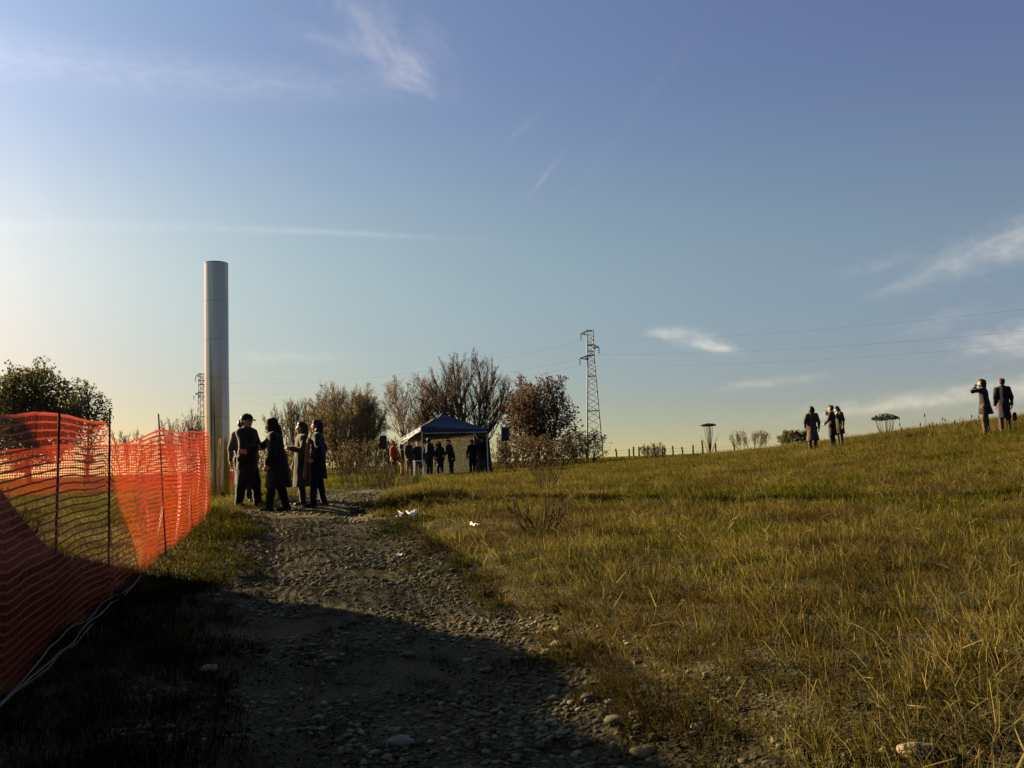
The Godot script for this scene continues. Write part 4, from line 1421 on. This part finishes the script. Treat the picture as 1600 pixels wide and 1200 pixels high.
func people() -> void:
	rng.seed = 105
	var black := Color(0.012, 0.012, 0.012)
	var g1 := "people talking on the track by the column"
	var nc := 0.0165
	person("person in a dark peaked cap and long dark coat, turned to the right", g1, -5.12, -17.8, 62.0,
		{"h": 1.75, "cell": nc, "coat": Color(0.02, 0.021, 0.018), "legs": Color(0.012, 0.012, 0.013), "hem": 0.42, "flare": 0.23, "coat_w": 1.12, "leg_w": 1.25, "cap": Color(0.008, 0.008, 0.01), "lh": Vector3(0.12, 1.12, 0.33), "rh": Vector3(-0.1, 1.12, 0.33), "lf": Vector2(0.12, 0.16), "rf": Vector2(-0.12, -0.1), "look": 8.0})
	person("person mostly hidden behind the one in the peaked cap, in a light jacket", g1, -5.42, -18.6, 20.0,
		{"h": 1.68, "cell": nc, "coat": Color(0.12, 0.10, 0.08), "legs": Color(0.05, 0.05, 0.045), "hem": 0.78, "hair": "bob", "look": 30.0})
	person("person in a dark hooded coat leaning left with one arm held out", g1, -4.45, -17.5, -78.0,
		{"h": 1.74, "cell": nc, "coat": Color(0.013, 0.014, 0.015), "legs": Color(0.011, 0.012, 0.014), "hem": 0.46, "flare": 0.31, "coat_w": 1.18, "lean": 9.0, "hair": "hood", "hair_col": Color(0.013, 0.014, 0.015), "lf": Vector2(0.1, 0.17), "rf": Vector2(-0.1, -0.14), "rh": Vector3(-0.12, 1.14, 0.62), "lh": Vector3(0.22, 0.82, 0.2), "leg_w": 1.15, "nod": 12.0})
	person("long haired person in a grey brown coat, standing second from the right", g1, -4.24, -18.6, -62.0,
		{"h": 1.66, "cell": nc, "coat": Color(0.055, 0.047, 0.034), "legs": black, "hem": 0.40, "flare": 0.24, "coat_w": 1.06, "hair": "long", "hair_col": Color(0.025, 0.016, 0.01), "lh": Vector3(0.14, 1.2, 0.28), "rh": Vector3(-0.24, 0.86, 0.12)})
	person("dark haired person facing left in an open black jacket with pale lining", g1, -3.78, -17.9, -82.0,
		{"h": 1.66, "cell": nc, "coat": black, "legs": Color(0.01, 0.01, 0.012), "hem": 0.56, "flare": 0.2, "hair": "bob", "hair_col": Color(0.016, 0.011, 0.009), "lh": Vector3(0.22, 0.98, 0.1), "rh": Vector3(-0.3, 0.94, -0.06), "elbow_out": 0.9, "skin": Color(0.5, 0.27, 0.2), "lf": Vector2(0.1, 0.1), "rf": Vector2(-0.1, -0.1),
		"extra": [["lining", Color(0.24, 0.19, 0.08), 0.04, [Vector3(0.06, 1.36, 0.17), Vector3(0.07, 1.0, 0.22), Vector3(0.06, 0.60, 0.27)]], ["scarf", Color(0.22, 0.035, 0.04), 0.034, [Vector3(0.0, 1.44, 0.12), Vector3(-0.03, 1.2, 0.2), Vector3(-0.04, 0.9, 0.24), Vector3(-0.05, 0.62, 0.29)]]]})
	# on the crest to the right
	var g2 := "people standing on the crest of the field"
	person("person in a long purplish brown coat seen from behind, leftmost on the crest", g2, 11.56, -36.0, 172.0,
		{"h": 1.74, "cell": 0.024, "coat": Color(0.075, 0.045, 0.042), "legs": Color(0.05, 0.036, 0.025), "hem": 0.42, "flare": 0.26, "tilt": -2.0, "lh": Vector3(0.24, 0.92, 0.08), "rh": Vector3(-0.26, 0.86, 0.0), "hair": "bob"})
	person("person in a dark red brown coat raising a hand to the face on the crest", g2, 12.55, -36.6, -120.0,
		{"h": 1.66, "cell": 0.024, "coat": Color(0.04, 0.02, 0.014), "legs": Color(0.012, 0.012, 0.02), "hem": 0.5, "flare": 0.2, "rh": Vector3(-0.06, 1.5, 0.2), "lh": Vector3(0.2, 1.0, 0.25), "elbow_out": 1.0})
	person("person in a grey green coat with a white scarf, head bowed on the crest", g2, 12.95, -36.9, -65.0,
		{"h": 1.64, "cell": 0.024, "coat": Color(0.05, 0.055, 0.04), "legs": Color(0.08, 0.06, 0.04), "hem": 0.55, "flare": 0.22, "nod": 30.0, "lean": 6.0, "hair": "bob", "hair_col": Color(0.03, 0.016, 0.02),
		"extra": [["scarf", Color(0.7, 0.7, 0.68), 0.04, [Vector3(0.05, 1.5, 0.12), Vector3(0.04, 1.36, 0.2), Vector3(0.02, 1.2, 0.22)]]]})
	person("person in a flared dark coat holding a camera to the face on the crest", g2, 14.75, -29.0, -125.0,
		{"h": 1.74, "cell": 0.022, "coat": Color(0.018, 0.014, 0.014), "legs": Color(0.09, 0.055, 0.035), "hem": 0.66, "flare": 0.27, "rh": Vector3(-0.06, 1.5, 0.24), "lh": Vector3(0.07, 1.48, 0.26), "elbow_out": 1.1, "lean": 3.0, "hair": "bob", "swing": -0.03,
		"extra": [["camera", Color(0.02, 0.02, 0.022), 0.035, [Vector3(-0.05, 1.58, 0.21), Vector3(0.05, 1.58, 0.21)]]]})
	person("person in a long dark blue coat with a hanging bag, rightmost on the crest", g2, 15.55, -29.4, 160.0,
		{"h": 1.7, "cell": 0.022, "coat": Color(0.014, 0.014, 0.026), "legs": Color(0.08, 0.05, 0.035), "hem": 0.46, "flare": 0.2, "lh": Vector3(0.25, 0.84, 0.05), "rh": Vector3(-0.25, 0.84, 0.05), "skin": Color(0.3, 0.12, 0.1),
		"extra": [["bag", Color(0.03, 0.03, 0.05), 0.06, [Vector3(-0.3, 0.58, 0.03), Vector3(-0.3, 0.42, 0.1), Vector3(-0.3, 0.42, -0.04)]]]})
	# by the gazebo
	var g3 := "people gathered at the gazebo"
	var tp := [
		["person in a bright orange jacket at the left edge of the gazebo", -5.78, -44.5, 70.0, {"coat": Color(0.55, 0.09, 0.02), "legs": Color(0.03, 0.02, 0.03), "hem": 0.8, "h": 1.74}],
		["small person in yellow brown trousers beside the one in orange", -5.35, -44.1, 100.0, {"coat": Color(0.09, 0.05, 0.02), "legs": Color(0.3, 0.15, 0.02), "hem": 0.82, "h": 1.55, "hair": "bob"}],
		["person in an olive coat between the small one and the white table", -4.93, -43.5, 60.0, {"coat": Color(0.02, 0.022, 0.018), "legs": Color(0.06, 0.06, 0.03), "hem": 0.75, "h": 1.76}],
		["dark dressed person behind the white table", -4.55, -43.9, 20.0, {"coat": Color(0.012, 0.013, 0.016), "legs": black, "hem": 0.7, "h": 1.7}],
		["tall dark dressed person right of the white table", -3.98, -43.4, 150.0, {"coat": Color(0.016, 0.016, 0.018), "legs": Color(0.02, 0.025, 0.035), "hem": 0.6, "h": 1.82}],
		["person in a grey coat with hair tied, before the pale back wall", -3.55, -44.2, -150.0, {"coat": Color(0.035, 0.032, 0.026), "legs": Color(0.025, 0.025, 0.02), "hem": 0.55, "h": 1.66, "hair": "bob"}],
		["person in a dark navy jacket stooping in the middle of the gazebo", -2.98, -44.1, -60.0, {"coat": Color(0.013, 0.015, 0.028), "legs": Color(0.015, 0.016, 0.024), "hem": 0.7, "h": 1.74, "lean": 14.0, "nod": 15.0, "rh": Vector3(-0.1, 1.0, 0.35), "coat_w": 1.1, "skin": Color(0.6, 0.4, 0.32)}],
		["dark dressed person at the right inside the gazebo", -2.05, -45.3, -20.0, {"coat": Color(0.014, 0.016, 0.013), "legs": black, "hem": 0.62, "h": 1.72}],
		["person in blue jeans at the right corner of the gazebo", -1.55, -44.9, 10.0, {"coat": Color(0.013, 0.013, 0.015), "legs": Color(0.045, 0.065, 0.085), "hem": 0.78, "h": 1.76}]]
	tp.append(["dark dressed person with folded arms between the two tallest at the gazebo", -4.35, -45.4, 40.0, {"coat": Color(0.013, 0.014, 0.014), "legs": black, "hem": 0.7, "h": 1.78, "lh": Vector3(-0.08, 1.15, 0.24), "rh": Vector3(0.08, 1.12, 0.26)}])
	tp.append(["dark dressed person standing deepest inside the gazebo", -3.75, -46.0, 10.0, {"coat": Color(0.012, 0.012, 0.013), "legs": black, "hem": 0.62, "h": 1.7, "hair": "bob"}])
	for q in tp:
		q[4]["cell"] = 0.028
		person(q[0], g3, q[1], q[2], q[3], q[4])

func far_fence() -> void:
	rng.seed = 106
	var o := ground_at(9.0, -118.0)
	var root := base("post_fence", o)
	tag(root, "line of wooden fence posts with wire below the pylon", "fence")
	var xs := [7.4, 9.1, 12.9, 14.6, 15.2, 15.9, 17.0, 17.9, 18.9, 19.3, 20.3, 21.6, 23.0, 24.3, 26.0, 28.4]
	var tips := []
	for i in xs.size():
		var x: float = xs[i]
		var z := -118.0 - 0.15 * i
		var f := ground_at(x, z) - o
		var hh: float = [1.0, 1.2, 1.05, 1.0, 1.25, 1.2, 1.3, 1.35, 1.1, 1.0, 1.15, 1.0, 1.2, 1.75, 1.3, 1.3][i]
		var mb := MB.new()
		mb.tube(PackedVector3Array([f + Vector3(0, -0.3, 0), f + Vector3(rr(-0.06, 0.06), hh * 0.6, 0), f + Vector3(rr(-0.1, 0.1), hh + 0.2, 0)]), 0.12, 0.11, 7, Color.WHITE, true)
		put(mb.done(), "post", M.wood, root)
		tips.append(f + Vector3(0, 1.0, 0.08))
	for lv in [0.0, -0.35]:
		var wm := MB.new()
		for i in tips.size() - 1:
			wm.bar(tips[i] + Vector3(0, lv, 0), tips[i + 1] + Vector3(0, lv, 0), 0.012, 4)
		put(wm.done(), "wire", M.steel, root)

func grass() -> void:
	rng.seed = 101
	var green := [Color(0.058, 0.074, 0.006), Color(0.075, 0.080, 0.008), Color(0.042, 0.056, 0.006), Color(0.13, 0.112, 0.024)]
	var dry := [Color(0.15, 0.125, 0.032), Color(0.11, 0.094, 0.022), Color(0.20, 0.17, 0.062), Color(0.08, 0.068, 0.016), Color(0.075, 0.078, 0.012)]
	var brown := [Color(0.085, 0.064, 0.02), Color(0.062, 0.046, 0.014), Color(0.11, 0.086, 0.028)]
	var kinds := [
		tuft_mesh(40, 0.14, 0.13, 0.005, 0.5, green), tuft_mesh(36, 0.12, 0.14, 0.006, 0.7, green),
		tuft_mesh(36, 0.16, 0.14, 0.0042, 0.6, dry), tuft_mesh(34, 0.13, 0.15, 0.005, 0.9, dry),
		tuft_mesh(34, 0.13, 0.14, 0.005, 0.9, brown), tuft_mesh(22, 0.26, 0.11, 0.0042, 0.7, dry, 1)]
	var xf := [[], [], [], [], [], []]
	var cols := []
	for i in 6: cols.append(PackedColorArray())
	# bands: nearest, farthest, half width per metre of distance, tufts per square metre, size
	var bands := [[1.6, 6.0, 130.0, 0.72], [6.0, 12.0, 95.0, 0.82], [12.0, 24.0, 70.0, 0.95], [24.0, 50.0, 32.0, 1.2], [50.0, 130.0, 2.4, 2.0]]
	for b in bands:
		var n0: float = b[0]
		var n1: float = b[1]
		var area := 0.78 * (n1 * n1 - n0 * n0) + 4.0 * (n1 - n0)
		var count := int(area * b[2])
		for i in count:
			var d := sqrt(lerpf(n0 * n0, n1 * n1, rng.randf()))
			var x := rr(-1.0, 1.0) * (d * 0.78 + 2.0)
			var z := -d + rr(-0.1, 0.1)
			var w := path_w(x, d)
			var keep := 1.0 - 0.95 * w
			var q := absf(x - path_mid(d))
			if w > 0.5 and (q < 0.5 or q > 0.7): keep = 0.75 * clampf(0.4 + 2.0 * noise_a.get_noise_2d(x * 14.0, z * 14.0 + 100.0), 0.0, 1.0)
			if rng.randf() > keep: continue
			if mound_h(x, d) > 0.15: continue
			if Vector2(x + 6.53, z + 20.6).length() < 0.42: continue
			var n1v := noise_a.get_noise_2d(x * 2.4 + 40.0, z * 2.4) * 1.5
			var n2v := noise_a.get_noise_2d(x * 9.0, z * 9.0 + 70.0)
			var pick := n1v + 0.6 * n2v + rr(-0.32, 0.32) - 0.12
			var left := x < path_mid(d) - 0.9
			if left: pick += 0.35
			if d > 26.0: pick += 0.22
			var k := 0
			if pick > 0.28: k = rng.randi() % 2
			elif pick > -0.3: k = 2 + rng.randi() % 2
			else: k = 4
			if not left and d < 44.0 and rng.randf() < (0.2 if d < 7.0 and x > 1.2 else (0.06 if d < 26.0 or x < 8.0 else 0.2)): k = 5
			if w > 0.3: k = rng.randi() % 2
			var s: float = b[3] * rr(0.6, 1.25) * (0.42 if w > 0.3 else 1.0) * (1.0 + 0.35 * n2v)
			if k == 5: s *= 0.9
			var lean := Vector3(rr(-0.2, 0.2), 1, rr(-0.2, 0.2)).normalized()
			var bs := Basis(Quaternion(Vector3.UP, lean)) * Basis(Vector3.UP, rng.randf() * TAU)
			xf[k].append(Transform3D(bs.scaled(Vector3(s, s * rr(0.8, 1.2), s)), ground_at(x, z)))
			var v := 0.9 + 0.5 * noise_a.get_noise_2d(x * 5.0 + 11.0, z * 5.0) + rr(-0.2, 0.2)
			if left: v *= 1.15  # lighter tint put into the grass colour to lift the shaded left verge
			cols[k].append(Color(v * rr(0.92, 1.1), v, v * rr(0.85, 1.1)))
	var straw := MB.new()
	straw.tube(PackedVector3Array([Vector3(0, -0.02, 0), Vector3(0.03, 0.35, 0.0), Vector3(0.12, 0.7, 0.02), Vector3(0.3, 1.0, 0.03)]), 0.0028, 0.0012, 4, Color.WHITE)
	straw.tube(PackedVector3Array([Vector3(0.26, 0.94, 0.025), Vector3(0.32, 1.03, 0.03), Vector3(0.40, 1.1, 0.035)]), 0.006, 0.002, 4, Color.WHITE)
	straw.quad(Vector3(0.02, 0.2, 0), Vector3(0.025, 0.21, 0.008), Vector3(-0.22, 0.42, 0.03), Vector3(-0.2, 0.4, 0.02), Color.WHITE)
	straw.quad(Vector3(0.06, 0.45, 0), Vector3(0.06, 0.46, 0.008), Vector3(0.2, 0.62, -0.12), Vector3(0.19, 0.6, -0.11), Color.WHITE)
	var sx := []
	var sc := PackedColorArray()
	for i in 1500:
		var d := 2.8 + 20.0 * pow(rng.randf(), 1.5)
		var x := path_mid(d) + 1.3 + rr(0.0, 1.0) * (d * 0.75 + 1.0)
		if noise_a.get_noise_2d(x * 4.0 + 70.0, d * 4.0) + rr(-0.2, 0.2) < 0.0: continue
		var hh := rr(0.18, 0.48)
		var lean := Vector3(rr(-0.7, 0.7), 1, rr(-0.7, 0.7)).normalized()
		sx.append(Transform3D((Basis(Quaternion(Vector3.UP, lean)) * Basis(Vector3.UP, rng.randf() * TAU)).scaled(Vector3(hh, hh, hh)), ground_at(x, -d)))
		var v := rr(0.7, 1.2)
		sc.append(Color(0.19 * v, 0.155 * v, 0.065 * v))
	var root := base("grass", Vector3.ZERO)
	tag(root, "rough olive and straw coloured grass covering the field", "grass", "", "stuff")
	scatter(root, "straw_stems", straw.done(), M.grass, sx, sc)
	for k in 6:
		scatter(root, ["green_grass", "green_grass", "dry_grass", "dry_grass", "brown_grass", "tall_grass"][k], kinds[k], M.grass, xf[k], cols[k])

func gravel() -> void:
	rng.seed = 102
	var shapes := [stone_mesh(1), stone_mesh(2), stone_mesh(3), stone_mesh(4)]
	var xf := [[], [], [], []]
	var cols := [PackedColorArray(), PackedColorArray(), PackedColorArray(), PackedColorArray()]
	var tones := [Color(0.18, 0.155, 0.09), Color(0.12, 0.10, 0.05), Color(0.25, 0.225, 0.145), Color(0.085, 0.068, 0.032), Color(0.15, 0.115, 0.05)]
	for i in 90000:
		var d := 2.2 + 21.0 * pow(rng.randf(), 1.7)
		var x := path_mid(d) + rr(-1.7, 1.9)
		var w := path_w(x, d)
		var q := absf(x - path_mid(d))
		var dens := w * (0.35 + 0.65 * (1.0 - exp(-pow((q - 0.05) / 0.42, 2.0)))) + 0.16 * (1.0 - sm(1.2, 1.9, q))
		if rng.randf() > dens: continue
		if noise_a.get_noise_2d(x * 7.0 + 500.0, d * 7.0) + rr(-0.25, 0.25) < 0.06 - 0.22 * clampf((x - path_mid(d)) / 0.9, -0.4, 1.0): continue
		var s := 0.005 + 0.020 * pow(rng.randf(), 3.2)
		if d > 9.0: s *= 1.4
		var k := rng.randi() % 4
		var bs := Basis.from_euler(Vector3(rr(-0.5, 0.5), rng.randf() * TAU, rr(-0.5, 0.5))).scaled(Vector3(s * rr(0.8, 1.4), s * rr(0.7, 1.0), s))
		xf[k].append(Transform3D(bs, ground_at(x, -d) + Vector3(0, s * 0.2, 0)))
		var c: Color = tones[rng.randi() % 5]
		var v := rr(0.7, 1.2)
		cols[k].append(Color(c.r * v, c.g * v, c.b * v))
	var root := base("gravel", Vector3.ZERO)
	tag(root, "grey and buff gravel and dead leaves spread over the track", "gravel", "", "stuff")
	for k in 4: scatter(root, "pebbles", shapes[k], M.stone, xf[k], cols[k])
	# dead leaves and straw bits strewn over the track and its edges
	var lm := MB.new()
	lm.quad(Vector3(-0.5, 0.0, 0.0), Vector3(0.0, 0.12, 0.3), Vector3(0.5, 0.02, 0.0), Vector3(0.05, 0.1, -0.3), Color.WHITE, Vector3.UP)
	lm.quad(Vector3(0.45, 0.02, 0.0), Vector3(0.75, 0.0, 0.03), Vector3(0.75, 0.0, -0.03), Vector3(0.45, 0.02, -0.04), Color.WHITE, Vector3.UP)
	var lmesh := lm.done()
	var lx := []
	var lc := PackedColorArray()
	for i in 30000:
		var d := 2.4 + 20.0 * pow(rng.randf(), 1.4)
		var x := path_mid(d) + rr(-1.5, 3.2)
		if noise_a.get_noise_2d(x * 5.0 + 900.0, d * 5.0) + rr(-0.3, 0.3) < 0.0: continue
		var sz := rr(0.012, 0.034)
		var bs := Basis.from_euler(Vector3(rr(-0.7, 0.7), rng.randf() * TAU, rr(-0.7, 0.7))).scaled(Vector3(sz, sz, sz * rr(0.25, 1.0)))
		lx.append(Transform3D(bs, ground_at(x, -d) + Vector3(0, rr(0.004, 0.03), 0)))
		var c: Color = [Color(0.16, 0.09, 0.035), Color(0.22, 0.16, 0.07), Color(0.10, 0.055, 0.022), Color(0.26, 0.17, 0.11)][rng.randi() % 4]
		lc.append(c * rr(0.7, 1.2))
	scatter(root, "dead_leaves", lmesh, M.grass, lx, lc)
	# larger stones, one by one
	for i in 46:
		var d := 3.6 + 5.6 * rng.randf()
		var side := rng.randf() < 0.6
		var x := path_mid(d) + (rr(0.55, 1.35) if side else rr(-1.1, 0.5))
		var s := 0.020 + 0.026 * pow(rng.randf(), 1.6)
		stone("pale rounded stone lying in the gravel of the track", "stones in the track", x, -d, s, tones[[0, 2, 1, 4][rng.randi() % 4]], shapes[i % 4])
	stone("pale lumpy rock in the grass at the bottom right", "", 1.40, -3.42, 0.062, Color(0.26, 0.19, 0.10), shapes[1])
	stone("yellowish round stone at the right edge of the track", "", 0.50, -4.0, 0.055, Color(0.26, 0.17, 0.06), shapes[0])
	stone("flat broad pale stone in the middle of the track", "", -0.55, -4.25, 0.052, Color(0.22, 0.21, 0.16), shapes[2])
	stone("long pale stone at the left of the track", "", -1.85, -5.6, 0.055, Color(0.2, 0.18, 0.16), shapes[3])

func stone(label: String, group: String, x: float, z: float, s: float, c: Color, shape: Mesh) -> void:
	var m := StandardMaterial3D.new()
	m.albedo_color = Color(c.r, c.g, c.b).linear_to_srgb()
	m.roughness = 0.85
	m.albedo_texture = T.soft
	m.uv1_triplanar = true
	m.uv1_scale = Vector3.ONE * 1.5
	var o := put(shape, "stone", m)
	o.transform = Transform3D(Basis.from_euler(Vector3(rr(-0.2, 0.2), rng.randf() * TAU, rr(-0.2, 0.2))).scaled(Vector3(s * 1.25, s * 0.8, s)), ground_at(x, z) + Vector3(0, s * 0.22, 0))
	tag(o, label, "stone", group)

func small_things() -> void:
	rng.seed = 103
	# scraps of paper at the edge of the track
	var k := 0
	for q in [["crumpled white paper scrap at the right edge of the track", -1.62, -14.0, 0.16], ["small white paper scrap in the grass right of the track", -0.55, -12.0, 0.09], ["thin pinkish paper strip lying on the gravel edge", -1.35, -10.6, 0.07]]:
		var mb := MB.new()
		var n := 5
		var s: float = q[3]
		for i in n + 1:
			for j in n + 1:
				var u := (float(i) / n - 0.5) * 2.0 * s
				var v := (float(j) / n - 0.5) * 1.3 * s
				mb.v.append(Vector3(u, 0.03 + s * 0.5 * absf(noise_c.get_noise_2d(i * 5.0 + k * 40.0, j * 5.0)) * 2.0 + 0.25 * s * absf(float(i) / n - 0.4), v))
				mb.n.append(Vector3.UP)
				mb.c.append(Color.WHITE)
		for i in n:
			for j in n:
				var p := i * (n + 1) + j
				mb.ix.append_array(PackedInt32Array([p, p + n + 1, p + 1, p + 1, p + n + 1, p + n + 2]))
		mb.smooth()
		var o := put(mb.done(), "paper_scrap", M.paper)
		o.position = ground_at(q[1], q[2]) + Vector3(0, 0.05, 0)
		o.rotation.y = 0.5 + k
		tag(o, q[0], "litter", "litter by the track")
		k += 1
	# seed stalks along the crest
	for i in 16:
		var x := 12.6 + 3.0 * i / 15.0 + rr(-0.1, 0.1)
		if absf(x - 14.75) < 0.35: x -= 0.6
		var z := -30.5 + rr(-1.2, 1.0)
		var root := base("seed_stalk", ground_at(x, z))
		tag(root, "dark dry seed stalk standing in the row along the crest", "weed", "seed stalks along the crest")
		var hh := rr(0.45, 0.85)
		var st := MB.new()
		var tip := Vector3(rr(-0.08, 0.08), hh, rr(-0.05, 0.05))
		st.tube(PackedVector3Array([Vector3(0, -0.05, 0), tip * 0.5, tip]), 0.006, 0.004, 5, Color(0.05, 0.035, 0.02))
		put(st.done(), "stem", M.bark, root)
		var hd := MB.new()
		hd.lathe(tip, [[0.0, -0.01], [0.014, 0.0], [0.021, 0.04], [0.014, 0.09], [0.0, 0.12]], 7, Color(0.04, 0.026, 0.016))
		put(hd.done(), "seed_head", M.bark, root)
